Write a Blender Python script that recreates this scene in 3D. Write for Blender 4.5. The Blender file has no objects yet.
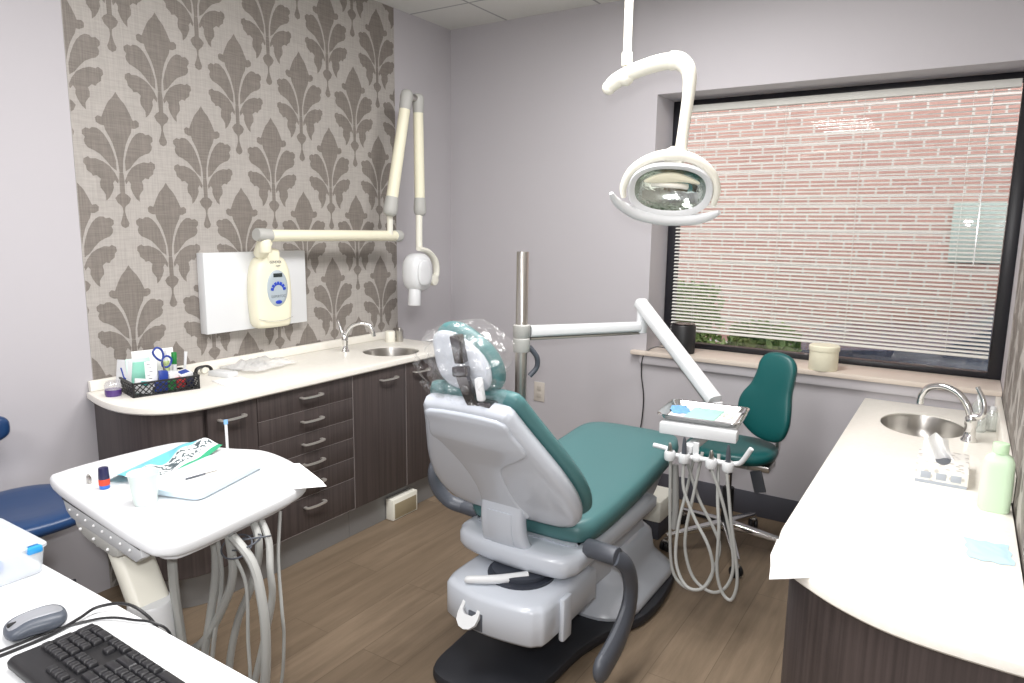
import bpy, bmesh, math, random
from mathutils import Vector, Matrix, geometry
random.seed(7)
PI = math.pi
SC = bpy.context.scene
COL = SC.collection

# ------------------------------------------------------------------ materials
def lin(c):
    return tuple((v/255/12.92) if v/255 <= 0.04045 else ((v/255+0.055)/1.055)**2.4 for v in c[:3]) + (1,)

def pmat(name, rgb, rough=0.5, metal=0.0, spec=0.5, coat=0.0, bump=None, var=None, emit=None, strength=0, trans=0.0, sss=0.0):
    """principled material; bump=(scale,strength,dist) noise bump; var=(scale, rgb2, fac) noise colour variation"""
    m = bpy.data.materials.new(name); m.use_nodes = True
    nt = m.node_tree; b = nt.nodes['Principled BSDF']
    b.inputs['Base Color'].default_value = lin(rgb)
    b.inputs['Roughness'].default_value = rough
    b.inputs['Metallic'].default_value = metal
    b.inputs['Specular IOR Level'].default_value = spec
    b.inputs['Coat Weight'].default_value = coat
    b.inputs['Transmission Weight'].default_value = trans
    if sss:
        b.inputs['Subsurface Weight'].default_value = sss
        b.inputs['Subsurface Radius'].default_value = (0.02, 0.02, 0.02)
    if emit:
        b.inputs['Emission Color'].default_value = lin(emit); b.inputs['Emission Strength'].default_value = strength
    tc = nt.nodes.new('ShaderNodeTexCoord')
    if bump:
        n = nt.nodes.new('ShaderNodeTexNoise'); n.inputs['Scale'].default_value = bump[0]; n.inputs['Detail'].default_value = 4
        bp = nt.nodes.new('ShaderNodeBump'); bp.inputs['Strength'].default_value = bump[1]; bp.inputs['Distance'].default_value = bump[2]
        nt.links.new(tc.outputs['Object'], n.inputs['Vector'])
        nt.links.new(n.outputs['Fac'], bp.inputs['Height']); nt.links.new(bp.outputs['Normal'], b.inputs['Normal'])
    if var:
        n = nt.nodes.new('ShaderNodeTexNoise'); n.inputs['Scale'].default_value = var[0]; n.inputs['Detail'].default_value = 5
        mp = nt.nodes.new('ShaderNodeMapping'); mp.inputs['Scale'].default_value = var[3] if len(var) > 3 else (1, 1, 1)
        mx = nt.nodes.new('ShaderNodeMix'); mx.data_type = 'RGBA'
        mx.inputs['A'].default_value = lin(rgb); mx.inputs['B'].default_value = lin(var[1])
        rm = nt.nodes.new('ShaderNodeMapRange'); rm.inputs['From Min'].default_value = 0.35; rm.inputs['From Max'].default_value = 0.65
        rm.inputs['To Max'].default_value = var[2]
        nt.links.new(tc.outputs['Object'], mp.inputs['Vector']); nt.links.new(mp.outputs['Vector'], n.inputs['Vector'])
        nt.links.new(n.outputs['Fac'], rm.inputs['Value']); nt.links.new(rm.outputs['Result'], mx.inputs['Factor'])
        nt.links.new(mx.outputs['Result'], b.inputs['Base Color'])
    return m

def clearmat(name, rgb=(255, 255, 255), gloss=0.12, rough=0.08, bump=None, tint=0.0, tintrgb=(255, 255, 255)):
    """thin clear film: transparent + glossy (+ a little diffuse)"""
    m = bpy.data.materials.new(name); m.use_nodes = True
    nt = m.node_tree; nt.nodes.clear()
    o = nt.nodes.new('ShaderNodeOutputMaterial')
    t = nt.nodes.new('ShaderNodeBsdfTransparent'); t.inputs['Color'].default_value = lin(rgb)
    g = nt.nodes.new('ShaderNodeBsdfGlossy'); g.inputs['Roughness'].default_value = rough
    d = nt.nodes.new('ShaderNodeBsdfDiffuse'); d.inputs['Color'].default_value = lin(tintrgb)
    m1 = nt.nodes.new('ShaderNodeMixShader'); m2 = nt.nodes.new('ShaderNodeMixShader')
    m1.inputs[0].default_value = tint; m2.inputs[0].default_value = gloss
    nt.links.new(t.outputs[0], m1.inputs[1]); nt.links.new(d.outputs[0], m1.inputs[2])
    nt.links.new(m1.outputs[0], m2.inputs[1]); nt.links.new(g.outputs[0], m2.inputs[2])
    nt.links.new(m2.outputs[0], o.inputs[0])
    if bump:
        tc = nt.nodes.new('ShaderNodeTexCoord'); n = nt.nodes.new('ShaderNodeTexNoise'); n.inputs['Scale'].default_value = bump[0]
        n.inputs['Detail'].default_value = 3
        bp = nt.nodes.new('ShaderNodeBump'); bp.inputs['Strength'].default_value = bump[1]; bp.inputs['Distance'].default_value = bump[2]
        nt.links.new(tc.outputs['Object'], n.inputs['Vector']); nt.links.new(n.outputs['Fac'], bp.inputs['Height'])
        nt.links.new(bp.outputs['Normal'], g.inputs['Normal'])
    return m

def brickmat(name, c1, c2, mortar, w, h, ms, rough=0.85, swap=None, offset=0.5, grain=None, bump=0.0):
    m = bpy.data.materials.new(name); m.use_nodes = True
    nt = m.node_tree; b = nt.nodes['Principled BSDF']; b.inputs['Roughness'].default_value = rough
    b.inputs['Specular IOR Level'].default_value = 0.3
    tc = nt.nodes.new('ShaderNodeTexCoord'); sp = nt.nodes.new('ShaderNodeSeparateXYZ'); cb = nt.nodes.new('ShaderNodeCombineXYZ')
    nt.links.new(tc.outputs['Object'], sp.inputs[0])
    a = swap or ('X', 'Z')
    nt.links.new(sp.outputs[a[0]], cb.inputs['X']); nt.links.new(sp.outputs[a[1]], cb.inputs['Y'])
    br = nt.nodes.new('ShaderNodeTexBrick'); br.offset = offset; br.inputs['Scale'].default_value = 1
    br.inputs['Color1'].default_value = lin(c1); br.inputs['Color2'].default_value = lin(c2); br.inputs['Mortar'].default_value = lin(mortar)
    br.inputs['Brick Width'].default_value = w; br.inputs['Row Height'].default_value = h; br.inputs['Mortar Size'].default_value = ms
    br.inputs['Mortar Smooth'].default_value = 0.1
    nt.links.new(cb.outputs[0], br.inputs['Vector'])
    out = br.outputs['Color']
    if grain:   # (scale vec in brick plane, rgb, fac)
        mp = nt.nodes.new('ShaderNodeMapping'); mp.inputs['Scale'].default_value = grain[0]
        n = nt.nodes.new('ShaderNodeTexNoise'); n.inputs['Scale'].default_value = 1; n.inputs['Detail'].default_value = 8; n.inputs['Roughness'].default_value = 0.65
        # shift the grain for each plank by its colour
        ad = nt.nodes.new('ShaderNodeVectorMath'); ad.operation = 'MULTIPLY_ADD'; ad.inputs[1].default_value = (7, 7, 7)
        nt.links.new(br.outputs['Color'], ad.inputs[0]); nt.links.new(cb.outputs[0], ad.inputs[2])
        nt.links.new(ad.outputs[0], mp.inputs['Vector']); nt.links.new(mp.outputs[0], n.inputs['Vector'])
        rm = nt.nodes.new('ShaderNodeMapRange'); rm.inputs['From Min'].default_value = 0.36; rm.inputs['From Max'].default_value = 0.66
        rm.inputs['To Max'].default_value = grain[2]
        mx = nt.nodes.new('ShaderNodeMix'); mx.data_type = 'RGBA'; mx.inputs['B'].default_value = lin(grain[1])
        nt.links.new(n.outputs['Fac'], rm.inputs['Value']); nt.links.new(rm.outputs['Result'], mx.inputs['Factor'])
        nt.links.new(out, mx.inputs['A']); out = mx.outputs['Result']
    nt.links.new(out, b.inputs['Base Color'])
    return m

# ------------------------------------------------------------------ geometry collector
def catmull(pts, sub=6, closed=False):
    P = [Vector(p) for p in pts]
    if len(P) < 3 or sub < 2: return P
    out = []; n = len(P)
    rng = range(n) if closed else range(n-1)
    for i in rng:
        if closed: p0, p1, p2, p3 = P[(i-1) % n], P[i], P[(i+1) % n], P[(i+2) % n]
        else: p0, p1, p2, p3 = P[max(i-1, 0)], P[i], P[i+1], P[min(i+2, n-1)]
        for k in range(sub):
            t = k/sub
            out.append(0.5*((2*p1)+(p2-p0)*t+(2*p0-5*p1+4*p2-p3)*t*t+(3*p1-p0-3*p2+p3)*t*t*t))
    if not closed: out.append(P[-1])
    return out

def rrect(w, h, r, n=5, cx=0, cy=0):
    r = min(r, w/2-1e-4, h/2-1e-4); out = []
    for (sx, sy, a0) in ((1, 1, 0), (-1, 1, 90), (-1, -1, 180), (1, -1, 270)):
        for k in range(n+1):
            a = math.radians(a0+90*k/n)
            out.append((cx+sx*(w/2-r)+r*math.cos(a), cy+sy*(h/2-r)+r*math.sin(a)))
    return out

def offset2(pts, d):
    """inset (d>0) a CCW 2D outline"""
    n = len(pts); out = []
    for i in range(n):
        p0, p1, p2 = pts[i-1], pts[i], pts[(i+1) % n]
        a = Vector((p1[0]-p0[0], p1[1]-p0[1])); b = Vector((p2[0]-p1[0], p2[1]-p1[1]))
        if a.length < 1e-9: a = b
        if b.length < 1e-9: b = a
        a.normalize(); b.normalize()
        na = Vector((-a.y, a.x)); nb = Vector((-b.y, b.x)); m = na+nb
        if m.length < 1e-6: m = na
        m.normalize(); k = max(m.dot(na), 0.4)
        out.append((p1[0]+m.x*d/k, p1[1]+m.y*d/k))
    return out

def ccw(pts):
    s = sum(pts[i-1][0]*pts[i][1]-pts[i][0]*pts[i-1][1] for i in range(len(pts)))
    return pts if s > 0 else pts[::-1]

class G:
    def __init__(self): self.bm = bmesh.new()
    def ring_faces(self, rings, close=True, mi=0, smooth=True):
        for a, b in zip(rings[:-1], rings[1:]):
            n = len(a)
            for i in range(n if close else n-1):
                j = (i+1) % n
                try:
                    f = self.bm.faces.new((a[i], a[j], b[j], b[i])); f.smooth = smooth; f.material_index = mi
                except ValueError: pass
    def loft(self, rings, cap=True, M=None, mi=0, smooth=True, close=True):
        vr = []
        for r in rings:
            vr.append([self.bm.verts.new((M @ Vector(p)) if M else Vector(p)) for p in r])
        self.ring_faces(vr, close, mi, smooth)
        if cap:
            for r, rev in ((vr[0], True), (vr[-1], False)):
                try:
                    f = self.bm.faces.new(r[::-1] if rev else r); f.material_index = mi; f.smooth = False
                except ValueError: pass
        return vr
    def box(self, c, s, bev=0.0, M=None, seg=2, mi=0):
        x, y, z = s[0]/2, s[1]/2, s[2]/2
        if bev <= 0:
            o = [(-x, -y), (x, -y), (x, y), (-x, y)]
            T = Matrix.Translation(c)
            if M: T = M @ T
            self.loft([[(p[0], p[1], -z) for p in o], [(p[0], p[1], z) for p in o]], M=T, mi=mi, smooth=False)
        else:
            bev = min(bev, x*.98, y*.98, z*.98)
            T = Matrix.Translation(c)
            if M: T = M @ T
            t = bmesh.new(); bmesh.ops.create_cube(t, size=1)
            for v in t.verts: v.co = Vector((v.co.x*s[0], v.co.y*s[1], v.co.z*s[2]))
            bmesh.ops.bevel(t, geom=t.edges[:], offset=bev, segments=seg, profile=0.5, affect='EDGES')
            t.transform(T)
            mp = {v: self.bm.verts.new(v.co) for v in t.verts}
            for f in t.faces:
                nf = self.bm.faces.new([mp[v] for v in f.verts]); nf.material_index = mi; nf.smooth = True
            t.free()
        return self
    def prism(self, outline, z0, z1, bev=0.0, M=None, mi=0, seg=2, smooth=False):
        o = ccw([tuple(p[:2]) for p in outline])
        if bev <= 0: self.loft([[(p[0], p[1], z) for p in o] for z in (z0, z1)], M=M, mi=mi, smooth=smooth)
        else:
            rings = []
            for k in range(seg+1):
                a = PI/2*k/seg; q = offset2(o, bev*(1-math.sin(a)))
                rings.append([(p[0], p[1], z0+bev*(1-math.cos(a))) for p in q])
            for k in range(seg, -1, -1):
                a = PI/2*k/seg; q = offset2(o, bev*(1-math.sin(a)))
                rings.append([(p[0], p[1], z1-bev*(1-math.cos(a))) for p in q])
            self.loft(rings, M=M, mi=mi, smooth=True)
        return self
    def pad(self, outline, t0, t1, M=None, n=6, p=2.6, mi=0, bulge=None, flat=0.0):
        """cushion: outline bulged between heights t0 and t1 (superellipse edge)"""
        o = ccw([tuple(q[:2]) for q in outline]); cx = sum(q[0] for q in o)/len(o); cy = sum(q[1] for q in o)/len(o)
        zc = (t0+t1)/2; h = (t1-t0)/2; rings = []
        ss = [0.02+0.98*math.sin(PI/2*k/n) for k in range(n+1)]
        for s in ss:
            z = -(max(0, 1-s**p))**(1/p)
            rings.append([(cx+(q[0]-cx)*s, cy+(q[1]-cy)*s, zc+h*z) for q in o])
        for s in ss[::-1][1:]:
            z = (max(0, 1-s**p))**(1/p)
            rings.append([(cx+(q[0]-cx)*s, cy+(q[1]-cy)*s, zc+h*z) for q in o])
        if bulge: rings = [[bulge(*q) for q in r] for r in rings]
        self.loft(rings, M=M, mi=mi)
        return self
    def cyl(self, p0, p1, r, r1=None, n=20, bev=0.0, mi=0, cap=True):
        p0, p1 = Vector(p0), Vector(p1); r1 = r if r1 is None else r1
        d = p1-p0; L = d.length; q = d.to_track_quat('Z', 'Y').to_matrix().to_4x4(); T = Matrix.Translation(p0) @ q
        prof = [(r, 0), (r1, L)] if bev <= 0 else [(r-bev, 0), (r-bev*.3, bev*.3), (r, bev), (r1, L-bev), (r1-bev*.3, L-bev*.3), (r1-bev, L)]
        self.loft([[(a*math.cos(2*PI*k/n), a*math.sin(2*PI*k/n), z) for k in range(n)] for a, z in prof], M=T, mi=mi, cap=cap)
        return self
    def lathe(self, prof, base=(0, 0, 0), axis=(0, 0, 1), n=24, mi=0, cap=True):
        q = Vector(axis).to_track_quat('Z', 'Y').to_matrix().to_4x4(); T = Matrix.Translation(base) @ q
        self.loft([[(max(a, 1e-4)*math.cos(2*PI*k/n), max(a, 1e-4)*math.sin(2*PI*k/n), z) for k in range(n)] for a, z in prof], M=T, mi=mi, cap=cap)
        return self
    def tube(self, pts, r, n=10, sub=6, mi=0, closed=False, sy=1.0, up=None, cap=True, sec=None):
        """sweep; r number or list per control point; sec: optional 2D section (unit) list"""
        P = catmull(pts, sub, closed)
        if isinstance(r, (list, tuple)):
            R = []; m = len(r)-1
            for i in range(len(P)):
                t = i/max(1, len(P)-1)*m; k = min(int(t), m-1) if m > 0 else 0; R.append(r[k]+(r[min(k+1, m)]-r[k])*(t-k))
        else: R = [r]*len(P)
        T = []
        for i in range(len(P)):
            if closed: d = P[(i+1) % len(P)]-P[i-1]
            else: d = P[min(i+1, len(P)-1)]-P[max(i-1, 0)]
            T.append(d.normalized() if d.length > 1e-9 else Vector((0, 0, 1)))
        u = Vector(up) if up else (Vector((0, 0, 1)) if abs(T[0].z) < 0.9 else Vector((1, 0, 0)))
        u = (u-T[0]*u.dot(T[0])).normalized(); rings = []
        sec = sec or [(math.cos(2*PI*k/n), math.sin(2*PI*k/n)*sy) for k in range(n)]
        for i in range(len(P)):
            if up: u = Vector(up)
            u = u-T[i]*u.dot(T[i])
            if u.length < 1e-6: u = T[i].orthogonal()
            u.normalize(); v = T[i].cross(u)
            rings.append([P[i]+(u*a[1]+v*a[0])*R[i] for a in sec])
        if closed:
            rings.append(rings[0]); vr = [[self.bm.verts.new(p) for p in rr] for rr in rings[:-1]]; vr.append(vr[0]); self.ring_faces(vr, mi=mi)
        else: self.loft(rings, cap=cap, mi=mi)
        return self
    def ball(self, c, r, n=16, m=10, s=(1, 1, 1), mi=0, M=None):
        rings = []
        for j in range(m+1):
            a = PI*j/m; a = min(max(a, 0.02), PI-0.02)
            rings.append([(c[0]+s[0]*r*math.sin(a)*math.cos(2*PI*k/n), c[1]+s[1]*r*math.sin(a)*math.sin(2*PI*k/n), c[2]-s[2]*r*math.cos(a)) for k in range(n)])
        self.loft(rings, mi=mi, M=M); return self
    def grid(self, fn, nu, nv, mi=0, smooth=True):
        V = [[self.bm.verts.new(Vector(fn(i/nu, j/nv))) for i in range(nu+1)] for j in range(nv+1)]
        for j in range(nv):
            for i in range(nu):
                f = self.bm.faces.new((V[j][i], V[j][i+1], V[j+1][i+1], V[j+1][i])); f.smooth = smooth; f.material_index = mi
        return self
    def poly(self, pts2, z=0, M=None, mi=0):
        """flat filled polygon (may be concave)"""
        P = [Vector((p[0], p[1], z)) for p in pts2]
        tri = geometry.tessellate_polygon([P]); vs = [self.bm.verts.new((M @ p) if M else p) for p in P]
        for t in tri:
            try:
                f = self.bm.faces.new([vs[i] for i in t]); f.material_index = mi
            except ValueError: pass
        return self
    def prismc(self, pts2, z0, z1, M=None, mi=0):
        """prism of a concave outline with tessellated caps"""
        o = ccw([tuple(p[:2]) for p in pts2]); P = [Vector((p[0], p[1], 0)) for p in o]
        tri = geometry.tessellate_polygon([P])
        vr = [[self.bm.verts.new((M @ Vector((p.x, p.y, z))) if M else Vector((p.x, p.y, z))) for p in P] for z in (z0, z1)]
        self.ring_faces(vr, mi=mi, smooth=False)
        for r in vr:
            for t in tri:
                try:
                    f = self.bm.faces.new([r[i] for i in t]); f.material_index = mi
                except ValueError: pass
        return self

def wm(o):
    m = Matrix.Translation(o.location) @ o.rotation_euler.to_matrix().to_4x4()
    return (wm(o.parent) @ m) if o.parent else m

def build(name, g, mat, parent=None, angle=40, fixn=True):
    """link the collected world-space geometry as ONE mesh object"""
    bm = g.bm
    if fixn: bmesh.ops.recalc_face_normals(bm, faces=bm.faces[:])
    xs = [v.co for v in bm.verts]
    if parent: inv = wm(parent).inverted(); bm.transform(inv); loc = Vector((0, 0, 0))
    else:
        loc = Vector(((min(v.x for v in xs)+max(v.x for v in xs))/2, (min(v.y for v in xs)+max(v.y for v in xs))/2, min(v.z for v in xs)))
        bm.transform(Matrix.Translation(-loc))
    me = bpy.data.meshes.new(name); bm.to_mesh(me); bm.free()
    for m in (mat if isinstance(mat, (list, tuple)) else [mat]): me.materials.append(m)
    try: me.set_sharp_from_angle(angle=math.radians(angle))
    except Exception: pass
    o = bpy.data.objects.new(name, me); COL.objects.link(o)
    if parent: o.parent = parent
    else: o.location = loc
    return o

def struct(name, g, mat, parent=None, **k):
    o = build(name, g, mat, parent, **k)
    if not parent: o['kind'] = 'structure'
    return o

def tag(o, label, cat, group=None, kind=None):
    o['label'] = label; o['category'] = cat
    if group: o['group'] = group
    if kind: o['kind'] = kind
    return o

def thing(name, loc, label, cat, group=None, rz=0):
    o = bpy.data.objects.new(name, None); COL.objects.link(o); o.empty_display_size = 0.05
    o.location = loc; o.rotation_euler = (0, 0, rz)
    return tag(o, label, cat, group)

def rot(ax, deg): return Matrix.Rotation(math.radians(deg), 4, ax)
def TR(x, y, z): return Matrix.Translation((x, y, z))

def text_geo(g, s, size, M, mi=0, extrude=0.0004, align='CENTER'):
    cu = bpy.data.curves.new('lettering', 'FONT'); cu.body = s; cu.size = size; cu.align_x = align; cu.align_y = 'CENTER'; cu.extrude = extrude
    o = bpy.data.objects.new('lettering', cu); COL.objects.link(o)
    bpy.context.view_layer.update()
    me = bpy.data.meshes.new_from_object(o.evaluated_get(bpy.context.evaluated_depsgraph_get()))
    me.transform(M); mp = [g.bm.verts.new(v.co) for v in me.vertices]
    for p in me.polygons:
        try:
            f = g.bm.faces.new([mp[i] for i in p.vertices]); f.material_index = mi
        except ValueError: pass
    bpy.data.objects.remove(o); bpy.data.curves.remove(cu); bpy.data.meshes.remove(me)

# ------------------------------------------------------------------ palette
M = {}
M['wall'] = pmat('lavender_grey_paint', (190, 187, 191), 0.85, spec=0.2, bump=(900, 0.05, 0.0005))
M['ceil'] = brickmat('ceiling_tile', (218, 218, 214), (218, 218, 214), (165, 165, 165), 1.2, 0.61, 0.007, swap=('Y', 'X'), offset=0)
M['floor'] = brickmat('wood_look_vinyl_planks', (136, 119, 100), (124, 108, 90), (100, 87, 72), 1.2, 0.18, 0.0012, rough=0.5, swap=('Y', 'X'), offset=0.37,
                      grain=((2.2, 22, 1), (100, 86, 70), 0.65))
M['base'] = pmat('dark_vinyl_base', (72, 72, 80), 0.6)
M['white'] = pmat('white_enamel', (224, 226, 228), 0.35)
M['white_warm'] = pmat('warm_white_enamel', (238, 236, 224), 0.4)
M['cream'] = pmat('cream_plastic', (240, 236, 212), 0.4)
M['grey_cap'] = pmat('grey_plastic_cap', (182, 182, 178), 0.45)
M['counter'] = pmat('cream_solid_surface', (242, 239, 231), 0.35, var=(60, (232, 228, 216), 0.35))
M['wood'] = pmat('dark_wenge_laminate', (62, 55, 54), 0.42, var=(1.5, (82, 73, 71), 0.8, (60, 60, 1.2)))
M['toe'] = pmat('grey_metal_toe_kick', (138, 138, 138), 0.4, metal=0.3)
M['chrome'] = pmat('chrome', (225, 225, 225), 0.12, metal=1)
M['steel'] = pmat('brushed_steel', (190, 187, 182), 0.3, metal=1)
M['nickel'] = pmat('satin_nickel', (225, 222, 216), 0.35, metal=.75)
M['black'] = pmat('black_plastic', (30, 30, 32), 0.45)
M['frame'] = pmat('black_window_metal', (30, 30, 36), 0.35)
M['teal'] = pmat('teal_vinyl', (78, 122, 124), 0.40, bump=(500, 0.08, 0.0006))
M['dkteal'] = pmat('dark_teal_vinyl', (16, 88, 88), 0.38)
M['navy'] = pmat('navy_vinyl', (30, 62, 105), 0.3)
M['dkgrey'] = pmat('dark_grey_plastic', (84, 88, 96), 0.4)
M['hose'] = pmat('grey_hose', (168, 169, 166), 0.5)
M['chairwhite'] = pmat('dental_white_shell', (202, 208, 217), 0.25, coat=0.3)
M['paper'] = pmat('white_paper', (245, 245, 245), 0.8)
M['blind'] = pmat('pale_vinyl_slats', (226, 226, 220), 0.55)
M['film'] = clearmat('clear_film', gloss=0.11, rough=0.15, bump=(22, 1.0, 0.02), tint=0.04)
M['glass'] = clearmat('window_glass', (246, 247, 246), gloss=0.05, rough=0.01)
M['sillm'] = pmat('sill_stone', (214, 202, 190), 0.4)

# ------------------------------------------------------------------ room
XW, XR, YB, YF, ZC = -2.85, 0.19, 3.68, -2.2, 2.71
RD = 0.25   # window recess depth
g = G(); g.box((-.6, .9, -0.05), (7.2, 8.2, 0.1)); struct('floor', g, M['floor'])
g = G(); g.box((-.6, .9, ZC+0.05), (7.2, 8.2, 0.1)); struct('ceiling', g, M['ceil'])
g = G(); g.box((XW-0.1, .74, ZC/2), (0.2, 6.3, ZC)); wl = struct('wall_left', g, M['wall'])
g = G(); g.box((XR+0.1, .74+.07, ZC/2), (0.2, 6.46, ZC)); wr = struct('wall_right', g, M['wall'])
g = G(); g.box((-1.3, YF-0.1, ZC/2), (3.4, 0.2, ZC)); struct('wall_front', g, M['wall'])
WX0, WX1, WZ0, WZ1 = -1.465, XR, 0.80, 2.205
g = G()
g.box(((XW+WX0)/2, YB+.18, ZC/2), (WX0-XW, .36, ZC))
g.box(((WX0+WX1)/2, YB+.18, WZ0/2), (WX1-WX0, .36, WZ0))
g.box(((WX0+WX1)/2, YB+.18, (WZ1+ZC)/2), (WX1-WX0, .36, ZC-WZ1))
struct('wall_back', g, M['wall'])
# baseboards
g = G(); g.box((XW+.004, -.4, .05), (.008, 3.3, .10), .002); struct('baseboard_left', g, M['base'])
g = G(); g.box(((XW+XR)/2, YB-.004, .065), (XR-XW-.01, .008, .13), .002); struct('baseboard_back', g, M['base'])

# wallpaper panels: linen ground with a darker damask figure
def linen(name, c, c2):
    m = bpy.data.materials.new(name); m.use_nodes = True; nt = m.node_tree; b = nt.nodes['Principled BSDF']
    b.inputs['Roughness'].default_value = 0.7; b.inputs['Specular IOR Level'].default_value = 0.25
    tc = nt.nodes.new('ShaderNodeTexCoord'); fs = []
    for sc in ((40, 40, 900), (40, 700, 30)):
        mp = nt.nodes.new('ShaderNodeMapping'); mp.inputs['Scale'].default_value = sc
        n = nt.nodes.new('ShaderNodeTexNoise'); n.inputs['Scale'].default_value = 0.35; n.inputs['Detail'].default_value = 3
        nt.links.new(tc.outputs['Object'], mp.inputs[0]); nt.links.new(mp.outputs[0], n.inputs['Vector']); fs.append(n)
    a = nt.nodes.new('ShaderNodeMath'); a.operation = 'ADD'; nt.links.new(fs[0].outputs['Fac'], a.inputs[0]); nt.links.new(fs[1].outputs['Fac'], a.inputs[1])
    rm = nt.nodes.new('ShaderNodeMapRange'); rm.inputs['From Min'].default_value = 0.75; rm.inputs['From Max'].default_value = 1.25
    nt.links.new(a.outputs[0], rm.inputs['Value'])
    mx = nt.nodes.new('ShaderNodeMix'); mx.data_type = 'RGBA'; mx.inputs['A'].default_value = lin(c); mx.inputs['B'].default_value = lin(c2)
    nt.links.new(rm.outputs['Result'], mx.inputs['Factor']); nt.links.new(mx.outputs['Result'], b.inputs['Base Color'])
    return m
M['wp1'] = linen('wallpaper_ground', (180, 175, 170), (164, 159, 154))
M['wp2'] = linen('wallpaper_figure', (138, 131, 125), (118, 112, 106))
M['wp2'].node_tree.nodes['Principled BSDF'].inputs['Roughness'].default_value = 0.5
bud = [(0, 0), (12, 22), (30, 45), (42, 70), (52, 95), (58, 112), (72, 108), (82, 118), (80, 136), (64, 146), (52, 146), (48, 165), (36, 190), (26, 215), (17, 250), (10, 290), (7, 340)]
bud = bud+[(-a, b) for a, b in bud[::-1][:-1]]
ul = [(a+4, b) for a, b in [(13, 334), (13, 290), (22, 250), (34, 215), (48, 187), (62, 170), (76, 160), (92, 160), (100, 168), (114, 164), (128, 176), (128, 192), (119, 203), (124, 217), (121, 232), (110, 246), (92, 254), (70, 268), (50, 292), (32, 318)]]
ll = [(a+2, b+6) for a, b in [(10, 368), (22, 338), (40, 310), (62, 293), (88, 282), (108, 284), (116, 276), (132, 286), (134, 304), (126, 314), (124, 332), (108, 346), (104, 356), (90, 352), (76, 366), (80, 384), (79, 404), (68, 420), (62, 432), (62, 458), (50, 446), (38, 424), (30, 400), (32, 382), (24, 368), (13, 384)]]
st = [(7.5, 341), (10, 372), (9, 400), (9, 430), (20, 438), (30, 452), (22, 472), (11, 482), (5, 490), (3, 512), (9, 538), (17, 560), (13, 574), (0, 582)]
st = st+[(-a, b) for a, b in st[::-1][1:]]
KU, KV = 0.00104, 0.0009
def damask(g, mi, y0, y1, z0, z1, T):
    """T maps (u,v) wall coordinates to world. Motifs clipped to y0..y1, z0..z1"""
    def clip(poly):
        for ax, lim, sg in ((0, y0, 1), (0, y1, -1), (1, z0, 1), (1, z1, -1)):
            out = []
            for i in range(len(poly)):
                a, b = poly[i-1], poly[i]; ia = (a[ax]-lim)*sg >= 0; ib = (b[ax]-lim)*sg >= 0
                if ia != ib:
                    t = (lim-a[ax])/(b[ax]-a[ax]); out.append((a[0]+(b[0]-a[0])*t, a[1]+(b[1]-a[1])*t))
                if ib: out.append(b)
            poly = out
            if len(poly) < 3: return None
        return poly
    for c in range(-1, 13):
        yc = 1.37+c*0.1825
        for r in range(-1, 5):
            zt = (1.328 if c % 2 else 1.664)-0.671+0.671*r
            for sh, mir in ((bud, 0), (st, 0), (ul, 1), (ul, -1), (ll, 1), (ll, -1)):
                P = [((-a if mir < 0 else a)*KU+yc, zt-b*KV) for a, b in sh]
                P = clip(P)
                if P: g.poly([(p[0], p[1]) for p in P], M=T, mi=mi)
g = G()
g.box((XW+.001, (1.38+3.155)/2, ZC/2), (.002, 3.155-1.38, ZC-.002))
damask(g, 1, 1.382, 3.153, .003, ZC-.003, Matrix(((0, 0, 1, XW+.0028), (1, 0, 0, 0), (0, 1, 0, 0), (0, 0, 0, 1))))
build('wallpaper', g, [M['wp1'], M['wp2']], wl, fixn=False)
g = G()
g.box((XR-.001, 1.85, ZC/2), (.002, 3.5, ZC-.002))
damask(g, 1, 0.2, 3.59, .003, ZC-.003, Matrix(((0, 0, 1, XR-.0028), (1, 0, 0, 0), (0, 1, 0, 0), (0, 0, 0, 1))))
build('wallpaper', g, [M['wp1'], M['wp2']], wr, fixn=False)

# ------------------------------------------------------------------ window, sill, blind
YG = YB+RD
g = G(); FW = .055
g.box((WX0+FW/2, YG+.03, (WZ0+WZ1)/2), (FW, .06, WZ1-WZ0), .004); g.box((WX1-FW/2, YG+.03, (WZ0+WZ1)/2), (FW, .06, WZ1-WZ0), .004)
g.box(((WX0+WX1)/2, YG+.03, WZ1-.02), (WX1-WX0-.1, .06, .04), .004); g.box(((WX0+WX1)/2, YG+.03, WZ0+.036), (WX1-WX0-.1, .06, .032), .004)
win = struct('window_1', g, M['frame'])
g = G(); g.box(((WX0+WX1)/2, YG+.035, (WZ0+WZ1)/2), (WX1-WX0-.08, .006, WZ1-WZ0-.08)); build('pane', g, M['glass'], win)
g = G(); g.box(((WX0+WX1)/2+.0, YB+RD/2-.02, .812), (WX1-WX0-.004, RD+.036, .024), .003)
g.box((WX0-.035, YB-.021, .812), (.09, .04, .024), .004)
g.box(((WX0+WX1)/2, YB-.012, .775), (WX1-WX0+.06, .022, .05), .003, mi=1)
s = struct('trim_1', g, [M['sillm'], M['wall']])
s.name = 'trim_1'
bl = thing('window_blind', (-.62, YG-.07, .93), 'wide pale horizontal slat blind lowered over the big window, slats tilted open', 'blind')
BX0, BX1 = WX0+.075, WX1-.062
YBL = YG-.07
g = G(); g.box(((BX0+BX1)/2, YBL, 2.145), (BX1-BX0, .035, .035), .003); build('headrail', g, M['blind'], bl)
g = G(); n = 62; zb0 = .955; zb1 = 2.115
for i in range(n):
    z = zb0+(zb1-zb0)*i/(n-1)
    A = rot('X', 17)
    T = TR(0, YBL, z) @ A
    sec = [(-.0125, -.0006), (-.006, .0011), (0, .0017), (.006, .0011), (.0125, -.0006)]
    g.loft([[(x, a, b) for a, b in sec]+[(x, a, b-.0007) for a, b in sec[::-1]] for x in (BX0, BX1)], M=T)
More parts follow.
